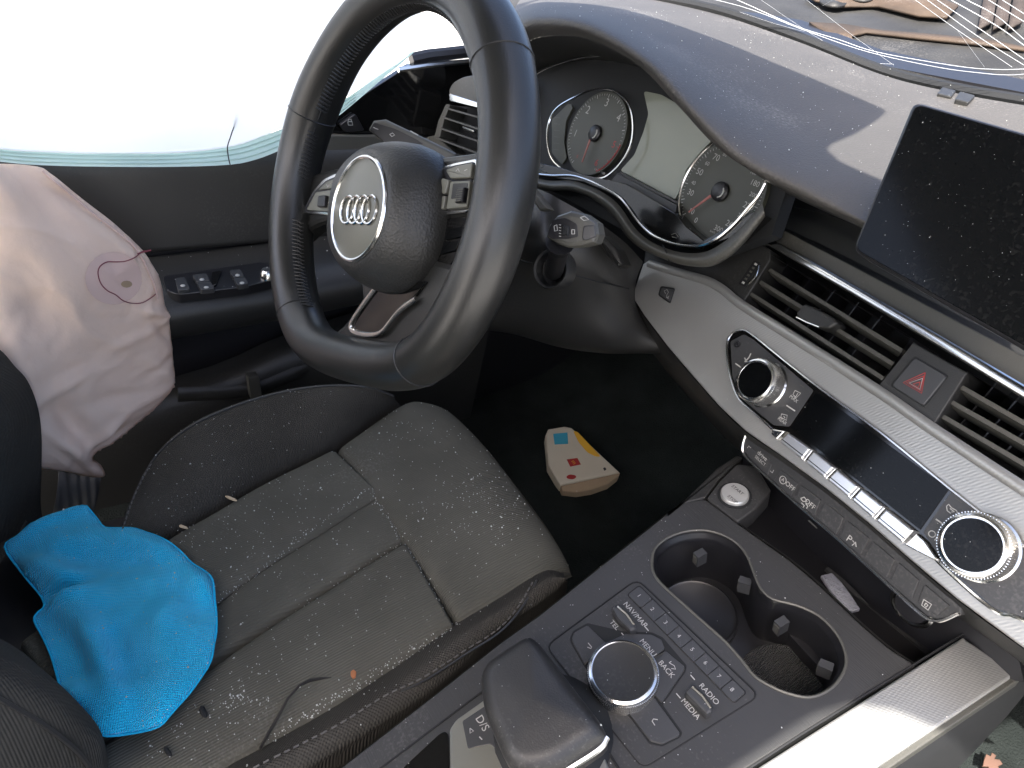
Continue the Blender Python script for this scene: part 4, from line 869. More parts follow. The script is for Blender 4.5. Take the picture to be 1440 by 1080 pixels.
def lvl(t, h):   # t: 0 = badge circle, 1 = widest outline
    L = []
    for k in range(n):
        a = 2 * pi * k / n; D = V((cos(a), sin(a))); p0 = bcv + D * BR * 1.07; p1 = oc + D * rr[k]; q = p0.lerp(p1, t); L.append(WP.P(q.x, q.y, h))
    return L
for t, h in ((0, HF), (.12, HF - .0012), (.3, HF - .004), (.55, HF - .011), (.8, HF - .021), (.95, .005), (1, -.002), (.97, -.012), (.9, -.02)): levels.append(lvl(t, h))
for L in levels: vs += L
for i in range(len(levels) - 1):
    for k in range(n): fs.append((i * n + k, i * n + (k + 1) % n, (i + 1) * n + (k + 1) % n, (i + 1) * n + k))
vs.append(bc_); fs += [(k, (k + 1) % n, len(vs) - 1) for k in range(n)]
ab = mk('airbag_cover', vs, fs, leath2, wh, sharp=60)
BPn = Pl(WN, bc_, WX)
tube('badge_ring', [BPn.P(BR * cos(2 * pi * k / 64), BR * sin(2 * pi * k / 64), .0006) for k in range(64)], .0019, chrome, ab, closed=True, sides=8)
lathe('badge_face', bc_, WN, [(BR, .0004), (BR * .98, .0010), (.0001, .0014)], olive, ab, seg=48)
RR = abs((BPn.at(504, 276) - BPn.at(504, 313)).length) / 2
for x in (488.5, 498.5, 509, 519.5):
    c = BPn.at(x, 295, .0022); u, v = BPn.uv(c)
    tube('emblem_ring', [BPn.P(u + RR * cos(2 * pi * k / 40), v + RR * sin(2 * pi * k / 40), .0022) for k in range(40)], .0012, chrome, ab, closed=True, sides=6)
AT = Pl(WN, WP.P(cu_ * .5, cv_, 0), WX)
text('AIRBAG', BPn, 497, 374, 5, dark, ab, h=-.006, name='embossed_lettering', depth=.0004)
tube('horn_mark', [BPn.at(546, 258, -.003), BPn.at(550, 261, -.0045), BPn.at(553, 257, -.005)], .0006, dark, ab, sides=5)
lathe('column_boss', WC - WN * .02, -WN, [(.0001, 0), (.04, 0), (.042, .03), (.04, .10), (.0001, .10)], dark, wh, seg=32)
# ================================================================== steering column and stalks
sc_ = thing('steering_column', 'dark grey column shroud behind the wheel with a stalk on each side', 'steering column', (-.36, .42, .8))
loft('knee_panel', [Y([(640, 235, .47), (745, 262, .43), (790, 282, .44), (840, 312, .47), (880, 342, .52), (904, 368, .56)]),
     Y([(650, 310, .42), (742, 325, .40), (792, 345, .43), (842, 366, .47), (880, 386, .52), (894, 400, .56)]),
     Y([(640, 380, .42), (732, 392, .42), (800, 408, .45), (850, 422, .49), (885, 430, .53), (900, 438, .56)]),
     Y([(630, 440, .44), (715, 455, .45), (790, 470, .47), (850, 478, .50), (900, 480, .54), (935, 486, .565)]),
     Y([(630, 460, .50), (712, 468, .50), (785, 488, .51), (850, 497, .53), (905, 497, .56), (950, 500, .59)]),
     Y([(640, 450, .62), (720, 458, .62), (790, 478, .62), (850, 487, .63), (905, 490, .64), (950, 496, .65)])], plas, sc_, su=6, sv=6)
tube('panel_gap', Y([(722, 363, .396), (750, 371, .405)]), .0009, deep, sc_, sides=5)
tube('panel_gap', Y([(803, 386, .432), (840, 396, .462), (884, 406, .528)]), .0010, deep, sc_, sides=5)
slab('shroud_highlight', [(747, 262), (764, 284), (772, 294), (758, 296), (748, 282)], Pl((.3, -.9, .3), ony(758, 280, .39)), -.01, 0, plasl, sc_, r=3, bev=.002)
slab('shroud_reflection', [(838, 335), (846, 330), (866, 350), (876, 372), (868, 376), (850, 356)], Pl((.3, -.9, .3), ony(858, 352, .46)), -.02, 0, leather, sc_, r=4, bev=.004)  # dark raised shape standing for reflections on the shroud
bo_ = ony(777, 379, .405); bn = (CAM - bo_).normalized() * .5 + V((0, -.8, .2)); bn.normalize()
lathe('stalk_boot_ring', bo_, bn, [(.0195, -.012), (.0195, .002), (.0180, .0050), (.0160, .004), (.0145, -.006), (.0001, -.012)], plas, sc_, seg=40)
tube('stalk_stem', [ony(788, 340, .345), ony(786, 352, .352), ony(781, 372, .385), ony(778, 386, .43)], [.012, .0085, .0085, .0095], dark, sc_, sides=12, smooth_path=5)
KP = Pl((CAM - ony(800, 322, .35)).normalized() * .8 + V((0, -.5, .1)), ony(800, 322, .34))
kn = slab('wiper_stalk', [(767, 333), (771, 316), (782, 303), (802, 296), (820, 300), (838, 313), (841, 329), (836, 342), (817, 347), (797, 348), (783, 343)], KP, -.02, .0, plasl, sc_, r=5, bev=.004)
slab('stalk_face', [(770, 331), (777, 309), (795, 306), (811, 315), (813, 333), (797, 336), (775, 336)], KP, 0, .0006, dark, kn, r=3, bev=.0003)
slab('stalk_button', [(820, 318), (836, 316), (838, 333), (822, 339), (818, 335)], KP, 0, .0012, btn, kn, r=3, bev=.0008)
slab('stalk_roller', [(790, 316), (800, 318), (799, 332), (789, 331)], KP, 0, .003, deep, kn, r=2, bev=.001)
lines('stalk_mark', [[(779, 318), (783, 316), (784, 324), (780, 325), (779, 318)]], KP, .0009, .0007, white, kn)
lines('stalk_mark', [[(804, 323), (808, 323), (808, 329), (804, 329), (804, 323)]], KP, .0009, .0007, white, kn)
for k in range(5): lines('stalk_scale', [[(786, 316 + k * 4), (789, 316.5 + k * 4)]], KP, .0009, .0006, white, kn)
lines('stalk_mark', [[(816, 306), (822, 304), (828, 309), (821, 310), (816, 306)]], KP, .0006, .0007, white, kn)
LP = Pl((CAM - ony(560, 185, .30)).normalized() * .7 + V((0, -.6, .3)), ony(560, 185, .33))
ls = slab('indicator_stalk', [(517, 182), (524, 169), (541, 167), (604, 197), (640, 215), (640, 232), (600, 222), (540, 202)], LP, -.012, 0, plasl, sc_, r=3, bev=.003)
slab('stalk_face', [(520, 182), (526, 172), (556, 181), (586, 196), (596, 203), (541, 200)], LP, 0, .0006, dark, ls, r=3, bev=.0003)
lines('beam_symbol', [[(525, 179), (529, 181), (532, 182)]], LP, .0009, .0008, white, ls); lines('beam_symbol', [[(548, 189), (552, 187), (555, 190), (551, 192), (548, 189)]], LP, .0009, .0008, white, ls)
lines('beam_symbol', [[(577, 184), (582, 187), (588, 190)]], LP, .0009, .001, white, ls)
# air vent at the driver's door end of the dashboard
VP = Pl((.2, -1, .2), ony(655, 185, .53), (1, .2, 0))
sv_ = slab('side_air_vent', [(612, 192), (619, 168), (628, 148), (660, 150), (740, 170), (740, 250), (690, 235), (650, 222), (622, 206)], VP, -.05, -.03, deep, da, r=4, bev=0); sv_['label'] = 'air vent at the door end of the dashboard'
slab('side_vent_rim', [(610, 194), (616, 170), (627, 146), (633, 147), (624, 170), (618, 194)], VP, -.03, .004, plasl, da, r=2, bev=.001)
slab('side_vent_band', [(630, 128), (636, 116), (650, 108), (672, 104), (740, 110), (740, 165), (680, 150), (634, 140)], VP, -.03, .006, plasl, da, r=5, bev=.002)
slab('side_vent_chrome', [(631, 131), (672, 144), (740, 162), (740, 172), (680, 154), (632, 142)], VP, -.03, .009, chrome, da, r=2, bev=.001)
for a in (((632, 153), (720, 178)), ((628, 166), (720, 196)), ((624, 181), (720, 214)), ((622, 196), (720, 232))):
    p, q = VP.at(*a[0], 0), VP.at(*a[1], 0); g = boxgeo((p + q) / 2, (q - p).length, .02, .0022, (q - p).normalized(), VP.n, (q - p).normalized().cross(VP.n)); mk('slat', *g, plasl, sv_, smooth=False)
tube('slat_clip', [VP.at(652, 180, .01), VP.at(668, 186, .012)], .003, chrome, sv_, sides=8, flat=.6)
slab('end_cover', [(600, 192), (612, 190), (640, 215), (700, 235), (740, 250), (740, 300), (640, 262), (620, 225)], VP, -.03, -.005, plasl, da, r=2, bev=.002)
# dash underside
low = [(889, 418), (905, 444), (939, 489), (975, 531), (1010, 571), (1048, 607), (1100, 643), (1160, 687), (1218, 734), (1282, 790), (1345, 843), (1440, 913), (1620, 1036)]
loft('dash_underside', [DPa(low, -.003), [DP.at(x - 2, y + 16, -.03) for x, y in low], [DP.at(x - 4, y + 22, -.09) for x, y in low], [DP.at(x - 4, y + 30, -.2) for x, y in low]], plas, da, su=4, sv=3)
# ================================================================== centre console
cc = thing('centre_console', 'charcoal brushed centre console with twin cup holders and woven aluminium edge', 'centre console', (-.05, .3, .4))
top_ = [(380, 1155), (479, 1079), (600, 985), (700, 906), (760, 863), (864, 780), (932, 726), (958, 706), (992, 701), (1037, 735), (1075, 762), (1112, 788), (1148, 818), (1180, 848), (1214, 880), (1252, 912), (1290, 936), (1200, 988), (1057, 1078), (940, 1150), (740, 1270), (420, 1270)]
H = [(917, 790), (921, 772), (938, 757), (963, 748), (990, 746), (1015, 752), (1037, 765), (1051, 783), (1060, 806), (1070, 828), (1087, 843), (1118, 851), (1151, 866), (1176, 891), (1188, 916), (1189, 938), (1177, 960), (1160, 974), (1137, 981), (1110, 976), (1087, 967), (1062, 952), (1044, 930), (1020, 903), (990, 876), (960, 849), (942, 833), (926, 817), (918, 803)]
Hc = [(p.x, p.y) for p in cat([V((*q, 0)) for q in H], 3, True)]
SHB = [(567, 1079), (618, 1032), (626, 1028), (631, 1034), (632, 1100), (640, 1190), (560, 1190)]
slab('console_top', top_, CP, -.012, 0, brush, cc, r=6, bev=.002, holes=[Hc])
# walls below the top
tw = [CP.at(x, y, -.004) for x, y in top_]
vs = tw + [p + V((0, 0, -.30)) for p in tw]; n = len(tw); mk('console_body', vs, [(i, (i + 1) % n, n + (i + 1) % n, n + i) for i in range(n)], plas, cc, smooth=False)
# the cup wells
hw = [V(CP.uvp(x, y, 0)) for x, y in Hc]; hc = sum(hw, V((0, 0))) / len(hw)
rings_ = []
for s, h in ((1, 0), (.992, -.004), (.96, -.006), (.95, -.012), (.93, -.055), (.9, -.062)): rings_.append([CP.P(*(hc + (q - hc) * s), h) for q in hw])
vs = sum(rings_, []); n = len(hw); fs = [(i * n + k, i * n + (k + 1) % n, (i + 1) * n + (k + 1) % n, (i + 1) * n + k) for i in range(len(rings_) - 1) for k in range(n)] + [tuple(range(5 * n, 6 * n))[::-1]]
cw = mk('cup_holder', vs, fs, dark, cc, sharp=50); tube('cup_rim', [CP.P(q.x, q.y, .0004) for q in hw], .0012, plasl, cw, closed=True, sides=6)
for cx, cy, m_ in ((985, 812, dark), (1117, 912, rubber)):
    u, v = CP.uvp(cx, cy, 0); c = CP.P(u, v, -.062)
    lathe('cup_mat', c, CN, [(.036, -.004), (.036, .004), (.034, .0055), (.032, .004), (.0001, .004)], m_, cw, seg=40)
def clip(x, y, ang, h=-.018):
    u, v = CP.uvp(x, y, h); X = CP.u * cos(ang) + CP.v * sin(ang); Yv = CP.n.cross(X)
    c = CP.P(u, v, h); g = boxgeo(c, .007, .010, .014, X, Yv, CP.n); k = mk('cup_clip', *g, btn, cw, smooth=False)
    g = boxgeo(c + X * .0 - Yv * .0052, .0045, .001, .010, X, Yv, CP.n); mk('clip_pad', *g, plasl, k, smooth=False)
clip(984, 784, -.1); clip(1047, 823, -1.0); clip(1098, 880, -.1); clip(1160, 941, -1.1)
slab('cup_bridge', [(1058, 800), (1075, 800), (1110, 830), (1150, 862), (1120, 851), (1088, 847), (1068, 830)], CP, -.012, -.002, plas, cw, r=2, bev=.001)
lines('cup_symbol', [[(1074, 822), (1078, 820), (1082, 824), (1078, 828), (1074, 822)]], CP, -.0015, .0006, dark, cw); lines('cup_symbol', [[(1082, 827), (1086, 825), (1088, 830), (1084, 832), (1082, 827)]], CP, -.0015, .0006, dark, cw)
# storage bin in front and start button
rg = [(992, 701), (1037, 735), (1075, 762), (1112, 788), (1148, 818), (1180, 848), (1214, 880), (1252, 912), (1292, 938)]
rt = [CP.at(x, y, -.001) for x, y in rg]
loft('bin_lip', [rt, [p + CP.v * .004 - CN * .004 for p in rt], [p + CP.v * .009 - CN * .018 for p in rt], [p + CP.v * .011 - CN * .05 for p in rt]], plas, cc, su=4, sv=4)
slab('bin_floor', [(960, 730), (1040, 640), (1180, 640), (1440, 800), (1460, 900), (1340, 1010), (1200, 990)], CP, -.09, -.042, dark, cc, bev=0)
slab('bin_mat_edge', [(1160, 800), (1165, 797), (1310, 915), (1304, 918)], CP, -.042, -.039, btn, cc, bev=.0005)
bw = BP.off if False else None
BW = dplane(4, BP.at(1200, 790, -.045)); slab('bin_back_wall', [(1040, 600), (1400, 780), (1440, 960), (1330, 930), (1190, 830), (1050, 700)], BW, -.02, 0, dark, cc, bev=0)
slab('start_panel', [(994, 700), (1012, 676), (1036, 652), (1064, 655), (1085, 690), (1062, 716), (1038, 734)], CP, -.02, .001, brush, cc, r=4, bev=.0015)
slab('outer_trim', [(936, 726), (958, 707), (984, 682), (1008, 658), (1036, 640), (1045, 643), (1034, 652), (1010, 676), (992, 700), (960, 708)], CP, -.04, .0005, plas, cc, r=3, bev=.0015)
sb_ = CP.at(1033, 697, .001)
lathe('start_button_rim', sb_, CN, [(.0155, 0), (.0155, .0008), (.0135, .0010), (.0135, -.001), (.0001, -.001)], deep, cc, seg=40)
st_ = lathe('start_button', sb_, CN, [(.0128, -.001), (.0128, .003), (.0118, .0042), (.0001, .0044)], mat('satin_silver', (.62, .62, .6), .35, metal=.6), cc, seg=40)
text('START', CP, 1037, 689, 4.6, dark, st_, h=.0056); text('STOP', CP, 1030, 702, 4.6, dark, st_, h=.0056)
# aluminium edge strip and side
slab('aluminium_edge', [(1030, 1102), (1354, 896), (1429, 947), (1160, 1128), (1040, 1208), (860, 1208)], CP, -.03, .003, silv, cc, r=0, bev=.0015)
slab('edge_bevel', [(1429, 946), (1160, 1127), (1040, 1207), (1052, 1214), (1168, 1136), (1436, 954)], CP, -.04, -.001, plasl, cc, r=0, bev=.001)
sw0 = [CP.at(x, y, -.004) for x, y in ((1040, 1210), (1165, 1132), (1434, 951), (1460, 930))]
loft('console_side', [sw0, [p + V((.006, 0, -.06)) for p in sw0], [p + V((-.005, 0, -.33)) for p in sw0]], deep, cc, su=4, sv=4)
tube('console_gap', [CP.at(x, y, .0008) for x, y in ((1030, 1096), (1130, 1031), (1354, 892))], .0010, deep, cc, sides=5)
# shifter surround
slab('gloss_tray', SHB, CP, 0, .001, gloss, cc, r=5, bev=.0003)
tube('shifter_gap', [CP.at(x, y, .0006) for x, y in ((530, 1084), (600, 1031), (677, 973), (700, 957))], .0008, deep, cc, sides=5)
tube('shifter_gap', [CP.at(x, y, .0006) for x, y in ((845, 1040), (868, 1078), (890, 1110))], .0010, deep, cc, sides=5)
slab('selector_frame', [(633, 1090), (632, 1026), (641, 1012), (700, 970), (760, 940), (830, 1010), (860, 1090), (800, 1200), (640, 1180)], CP, 0, .003, mat('pale_satin_metal', (.36, .35, .30), .4, metal=.9), cc, r=5, bev=.0012)
slab('selector_plate', [(650, 1014), (683, 992), (760, 1000), (800, 1060), (760, 1100), (700, 1055), (690, 1046), (672, 1049), (658, 1053)], CP, .003, .0038, btn, cc, r=3, bev=.0003)
text('D/S', CP, 678, 1017, 10, white, cc, h=.0039)
lines('arrow_mark', [[(661, 1024), (666, 1028), (661, 1031), (661, 1024)]], CP, .0042, .0006, white, cc); lines('minus_mark', [[(674, 1036), (678, 1040)]], CP, .0042, .0008, white, cc)
gk = thing('gear_selector', 'black leather gear selector with a chrome lower edge', 'gear selector', CP.at(765, 1010, 0))
GT = Pl((CN + V((.06, -.1, 0))), CP.at(768, 985, .06))
dome('knob', [(674, 950), (684, 930), (742, 892), (756, 900), (850, 1022), (853, 1038), (782, 1086), (738, 1094), (712, 1075), (680, 1000)], GT, -.034, .002, .014, mat('selector_leather', (.022, .022, .022), .46, bump='grain', bstr=.3, bdist=.0003, bscale=800, dust=.1), gk, r=16)
tube('knob_chrome', [GT.at(x, y, -.012) for x, y in ((853, 1036), (840, 1054), (790, 1086), (750, 1110))], .0025, chrome, gk, smooth_path=4)
lathe('gaiter', CP.at(775, 1030, 0), CN, [(.045, 0), (.035, .012), (.022, .035), (.02, .04)], deep, gk, seg=24)
# infotainment control panel
ip_ = thing('control_panel', 'media control panel with a knurled rotary knob and number keys 1 to 8', 'control panel', CP.at(890, 940, 0))
pq = rounded([(896, 814), (1068, 978), (904, 1081), (767, 909)], 14)
tube('panel_gap', [CP.at(x, y, .0002) for x, y in pq], .0007, deep, ip_, closed=True, sides=5)
slab('panel_plate', [(896, 816), (1066, 978), (904, 1079), (769, 909)], CP, 0, .0006, brush, ip_, r=13, bev=.0002)
slab('key_well', [(881, 836), (899, 822), (1051, 974), (1033, 990)], CP, .0006, .0008, deep, ip_, r=5, bev=.0001)
K0, K1, K2, K3 = (883, 836), (899, 824), (1049, 974), (1032, 988)
for i in range(8):
    a, b = i / 8, (i + 1) / 8 - .004
    def L(p, q, t): return (p[0] + (q[0] - p[0]) * t, p[1] + (q[1] - p[1]) * t)
    t_ = slab('preset_key', [L(K0, K3, a), L(K1, K2, a), L(K1, K2, b), L(K0, K3, b)], CP, .0006, .0022, btn, ip_, r=(4 if i in (0, 7) else .5), bev=.0003)
    m_ = L(L(K0, K1, .5), L(K3, K2, .5), (i + .5) / 8 - .012); text(str(i + 1), CP, m_[0], m_[1], 5.5, white, ip_, h=.0023, name='key_number')
wl = [(801, 898), (806, 887), (826, 876), (878, 888), (917, 889), (932, 896), (966, 936), (964, 945), (932, 991), (960, 1030), (957, 1037), (931, 1050), (913, 1046), (888, 1012), (822, 938), (803, 905)]
slab('button_well', wl, CP, .0006, .0008, deep, ip_, r=3, bev=.0001)
slab('corner_key', [(804, 897), (808, 889), (826, 879), (853, 905), (840, 918), (822, 934), (806, 904)], CP, .0006, .0024, btn, ip_, r=3, bev=.0004)
slab('menu_key', [(856, 902), (880, 891), (916, 892), (930, 899), (935, 912), (918, 925), (880, 925)], CP, .0006, .0024, btn, ip_, r=3, bev=.0004)
slab('back_key', [(936, 915), (963, 937), (961, 944), (930, 988), (912, 965), (912, 930)], CP, .0006, .0024, btn, ip_, r=3, bev=.0004)
slab('corner_key', [(918, 978), (956, 1030), (954, 1035), (931, 1046), (915, 1042), (884, 1003)], CP, .0006, .0024, btn, ip_, r=3, bev=.0004)
lines('corner_mark', [[(827, 904), (832, 910), (831, 912), (826, 910)]], CP, .0027, .0007, white, ip_); lines('corner_mark', [[(925, 1012), (919, 1011), (917, 1014), (921, 1020)]], CP, .0027, .0007, white, ip_)
slab('map_pointer', [(920, 924), (933, 917), (935, 920), (922, 928)], CP, .0008, .0024, plasl, ip_, r=1, bev=.0003)
for q in ([(861, 855), (864, 851), (870, 852), (893, 876), (895, 884), (886, 887), (882, 882), (868, 868)], [(964, 973), (968, 966), (975, 965), (1001, 993), (1001, 1001), (994, 1004), (984, 994), (970, 980)]):
    g = slab('toggle_switch', q, CP, .0006, .0085, btn, ip_, r=0, bev=.0016)
    tube('toggle_chrome', [CP.at(q[2][0] - 1, q[2][1] + 1, .0088), CP.at((q[2][0] + q[3][0]) / 2, (q[2][1] + q[3][1]) / 2, .0092), CP.at(q[3][0] - 1, q[3][1] + 3, .0078)], .0013, chrome, g, sides=6)
for s, x, y, z in (('NAV/MAP', 893, 864, 7), ('TEL', 864, 879, 6.5), ('MENU', 911, 911, 7), ('BACK', 937, 941, 7), ('RADIO', 997, 976, 7), ('MEDIA', 971, 997, 7)): text(s, CP, x, y, z, white, ip_, h=.0026 if s in('MENU', 'BACK') else .0008)
for (x, y) in ((909, 883), (877, 893), (974, 952), (954, 978)): lines('indicator_line', [[(x - 3, y - 3), (x + 3, y + 4)]], CP, .001, .0008, white, ip_)
lines('back_arrow', [[(941, 932), (948, 936), (950, 941), (944, 940)], [(941, 932), (944, 930)]], CP, .0027, .0006, white, ip_)
kc = CP.at(876, 956, .0006); KR = .0262
kb_ = lathe('rotary_knob', kc, CN, [(KR * 1.02, 0), (KR * 1.02, .002), (KR, .003), (KR, .0115), (KR * .965, .0135), (KR * .90, .0145), (KR * .86, .0142), (KR * .84, .010), (.0001, .010)], chrome, ip_, seg=80, sharp=30)
lathe('knob_face', kc, CN, [(KR * .87, .013), (KR * .865, .0146), (KR * .83, .0142), (.0001, .0138)], plas, kb_, seg=60)
gs = []
for k in range(110):
    t = 2 * pi * k / 110; X = CP.u * cos(t) + CP.v * sin(t); gs.append(boxgeo(kc + X * KR * .998 + CN * .0072, .0009, .0007, .008, X, X.cross(CN), CN))
vs, fs = merge(gs); k_ = mk('knurling', vs, fs, chrome, kb_, smooth=False); k_['kind'] = 'stuff'
# ================================================================== loose things
fb = thing('paper_carton', 'cream paper food carton with red and yellow print lying in the dark footwell', 'carton', onz(815, 690, .37))
FBP = Pl((.25, -.25, .93), onz(815, 650, .378))
slab('carton_face', [(767, 612), (771, 603), (794, 599), (804, 601), (822, 617), (872, 664), (788, 682), (771, 653)], FBP, -.024, 0, paper, fb, r=5, bev=.003)
slab('carton_mouth', [(789, 683), (872, 665), (870, 669), (856, 680), (833, 688), (811, 692), (791, 690)], FBP, -.02, -.001, paperb, fb, r=2, bev=.002)
slab('blue_print', [(778, 610), (798, 608), (799, 624), (780, 625)], FBP, 0, .0006, bluep, fb, bev=.0001)
slab('yellow_print', [(806, 606), (812, 607), (845, 642), (838, 642), (826, 636), (814, 622)], FBP, 0, .0006, yel, fb, r=3, bev=.0001)
rq = slab('red_square', [(797, 646), (812, 644), (817, 653), (802, 656)], FBP, 0, .0006, redp, fb, bev=.0001); text('m', FBP, 807, 650, 6, yel, fb, h=.0008)
slab('red_oval', [(796, 670), (801, 667), (809, 668), (811, 671), (806, 674), (798, 673)], FBP, 0, .0006, redp, fb, r=3, bev=.0001)
slab('dark_spot', [(848, 658), (851, 657), (853, 660), (850, 662)], FBP, 0, .0006, dark, fb, r=1, bev=.0001)
fo = slab('foil_scrap', [(1154, 809), (1170, 805), (1184, 819), (1198, 838), (1210, 856), (1200, 859), (1190, 857), (1168, 830)], CP, -.0395, -.036, foil, None, r=2, bev=.0008, origin=CP.at(1180, 830, -.04)); tag(fo, 'crumpled grey foil scrap lying in the storage bin', 'foil scrap')
lf = slab('orange_leaf_bit', [(493, 944), (497, 941), (501, 944), (500, 952), (496, 954), (493, 950)], SEAT, .012, .0145, mat('orange_leaf', (.36, .13, .05), .7, var=.3), None, r=1, bev=.0004, origin=S(497, 948)); tag(lf, 'tiny orange brown leaf fragment on the ribbed seat cushion', 'leaf')
def chip(x, y, ang, L, w_, m, name, label, cat_, grp=None):
    c = S(x, y, .016); X = SEAT.u * cos(ang) + SEAT.v * sin(ang); Yv = SN.cross(X)
    pr = []
    vs = []; 
    for s, k in ((-1, .3), (-.6, 1), (.5, .9), (1, .35)):
        for a in range(6): t = a * pi / 3; vs.append(c + X * s * L / 2 + (Yv * cos(t) + SN * sin(t) * .7) * w_ / 2 * k * random.uniform(.8, 1.15))
    fs = [(i * 6 + a, i * 6 + (a + 1) % 6, (i + 1) * 6 + (a + 1) % 6, (i + 1) * 6 + a) for i in range(3) for a in range(6)] + [tuple(range(6)), tuple(range(18, 24))]
    o = mk(name, vs, fs, m, None, smooth=False, origin=c); tag(o, label, cat_, grp); return o
chip(258, 741, .6, .011, .004, wood, 'wood_chip', 'shorter pale wood chip on the seat seam nearer the blue cloth', 'wood chip', 'wood chips on the seat')
chip(325, 701, .55, .016, .004, wood, 'wood_chip', 'longer pale wood chip on the seat seam beside the outer bolster', 'wood chip', 'wood chips on the seat')
chip(286, 1001, 0.1, .012, .005, deep, 'black_flake', 'black plastic flake beside the lower edge of the blue cloth', 'plastic flake', 'black flakes on the seat')
chip(236, 1057, .3, .011, .004, deep, 'black_flake', 'black plastic flake near the bottom edge beside the backrest bolster', 'plastic flake', 'black flakes on the seat')
tw_ = tube('dry_twig', [S(x, y, h) for x, y, h in ((366, 1052, .014), (378, 1030, .014), (391, 1008, .018), (405, 982, .022), (421, 964, .022), (436, 957, .018), (452, 954, .015), (466, 953, .014))], [.0011, .0012, .0011, .001, .001, .0013, .0012, .0006], mat('dark_twig', (.012, .010, .008), .7), None, smooth_path=0, sides=6, origin=S(420, 990)); tag(tw_, 'thin dark twig lying across the seat cushion ribs', 'twig')
lf2 = None
LG = Pl((0, -.45, 1), onz(1400, 1060, .40))
for q, nm in (([(1384, 1068), (1387, 1060), (1393, 1063), (1395, 1058), (1401, 1062), (1399, 1067), (1406, 1068), (1410, 1074), (1404, 1077), (1406, 1086), (1396, 1082), (1390, 1088), (1390, 1078), (1382, 1077)], 'a'),):
    o = slab('dry_leaf', q, LG, 0, .004, leafm, None, r=0, bev=.0006, origin=LG.at(1400, 1070)); tag(o, 'curled brown dry leaf on the dark passenger floor mat', 'leaf')
# ================================================================== glass crumbs (sprinkled straight down on what lies below)
bpy.context.view_layer.update()
DG = bpy.context.evaluated_depsgraph_get()
def crumbs(name, spots, m, label, z0, zmin, sizes=(.0003, .0008)):
    gs = []
    for (x, y) in spots:
        hit, loc, nor, idx, ob, mx_ = SC.ray_cast(DG, V((x, y, z0)), V((0, 0, -1)))
        if not hit or loc.z < zmin or nor.z < .3: continue
        s = random.uniform(*sizes) * (1 if random.random() < .9 else 1.7)
        c = loc + nor * s * .5; R_ = Matrix.Rotation(random.uniform(0, 6.28), 3, V((random.random(), random.random(), random.random() + .1)).normalized())
        v = [c + R_ @ (V(d) * s * random.uniform(.5, 1.2)) for d in ((1, 0, 0), (-1, 0, 0), (0, 1, 0), (0, -1, 0), (0, 0, 1), (0, 0, -1))]
        gs.append((v, [(0, 2, 4), (2, 1, 4), (1, 3, 4), (3, 0, 4), (2, 0, 5), (1, 2, 5), (3, 1, 5), (0, 3, 5)]))
    vs, fs = merge(gs); o = mk(name, vs, fs, m, None, smooth=False); tag(o, label, 'glass crumbs', None, 'stuff'); return o
def rnd(n, x0, x1, y0, y1): return [(random.uniform(x0, x1), random.uniform(y0, y1)) for _ in range(n)]
def clus(n, px, py, s, pl=SEAT, sx=1.0):
    c = pl.at(px, py, .01); return [(c.x + random.gauss(0, s) * sx, c.y + random.gauss(0, s)) for _ in range(n)]
sp_ = rnd(560, -.52, -.17, -.05, .44) + clus(160, 665, 725, .03) + clus(120, 400, 700, .06) + clus(140, 330, 760, .06) + clus(80, 350, 990, .018) + clus(50, 240, 1045, .018) + clus(40, 335, 985, .006) + clus(60, 560, 620, .04) + clus(60, 470, 880, .05)
for (x, y) in [(520 + i * 2.2, 690 + i * 3.3) for i in range(58)]: sp_ += clus(2, x, y, .0015)
for (x, y) in [(300 + i * 4.2, 846 - i * 3.0) for i in range(52)]: sp_ += clus(2, x, y, .0015)
for (x, y) in [(360 + i * 5.2, 890 - i * 3.4) for i in range(40)]: sp_ += clus(2, x, y, .0015)
for (x, y) in [(380 + i * 4.2, 1040 - i * 2.6) for i in range(60)]: sp_ += clus(3, x, y, .002)
crumbs('glass_crumbs', sp_, crumbm, 'fine shattered glass crumbs sprinkled over the seat cushion', .70, .5)
crumbs('glass_crumbs', rnd(420, -.55, .12, .46, .78), crumbm, 'fine glass crumbs scattered over the padded dashboard top', 1.2, .95, (.0002, .0005))
crumbs('glass_crumbs', rnd(420, -.16, .16, .15, .6), crumbm, 'fine glass crumbs scattered over the centre console', .86, .55, (.0002, .0005))
crumbs('glass_crumbs', rnd(120, -.45, -.15, .5, .95), crumbm, 'glass crumbs on the dark footwell carpet', .6, .3, (.0006, .0014))
crumbs('glass_crumbs', rnd(120, -.78, -.64, -.1, .5), crumbm, 'glass crumbs along the door armrest', .8, .5, (.0004, .0009))
# crumbs stuck to the screen face
gs = []
for _ in range(110):
    x = random.uniform(1200, 1440); y = random.uniform(150, 480); p = SP.at(x, y, .0009); 
    u, v = SP.uv(p)
    if y > 352 + (x - 1197) * .575 or x < 1284 - (y - 141) * .41 + 4 or y < 146 + (x - 1284) * .29: continue
    s = random.uniform(.0001, .00026); gs.append(([p + SP.u * s, p + SP.v * s, p - SP.u * s, p - SP.v * s, p + SP.n * s * .6], [(0, 1, 4), (1, 2, 4), (2, 3, 4), (3, 0, 4)]))
vs, fs = merge(gs); o = mk('dust_specks', vs, fs, crumbm, dsn, smooth=False); o['kind'] = 'stuff'
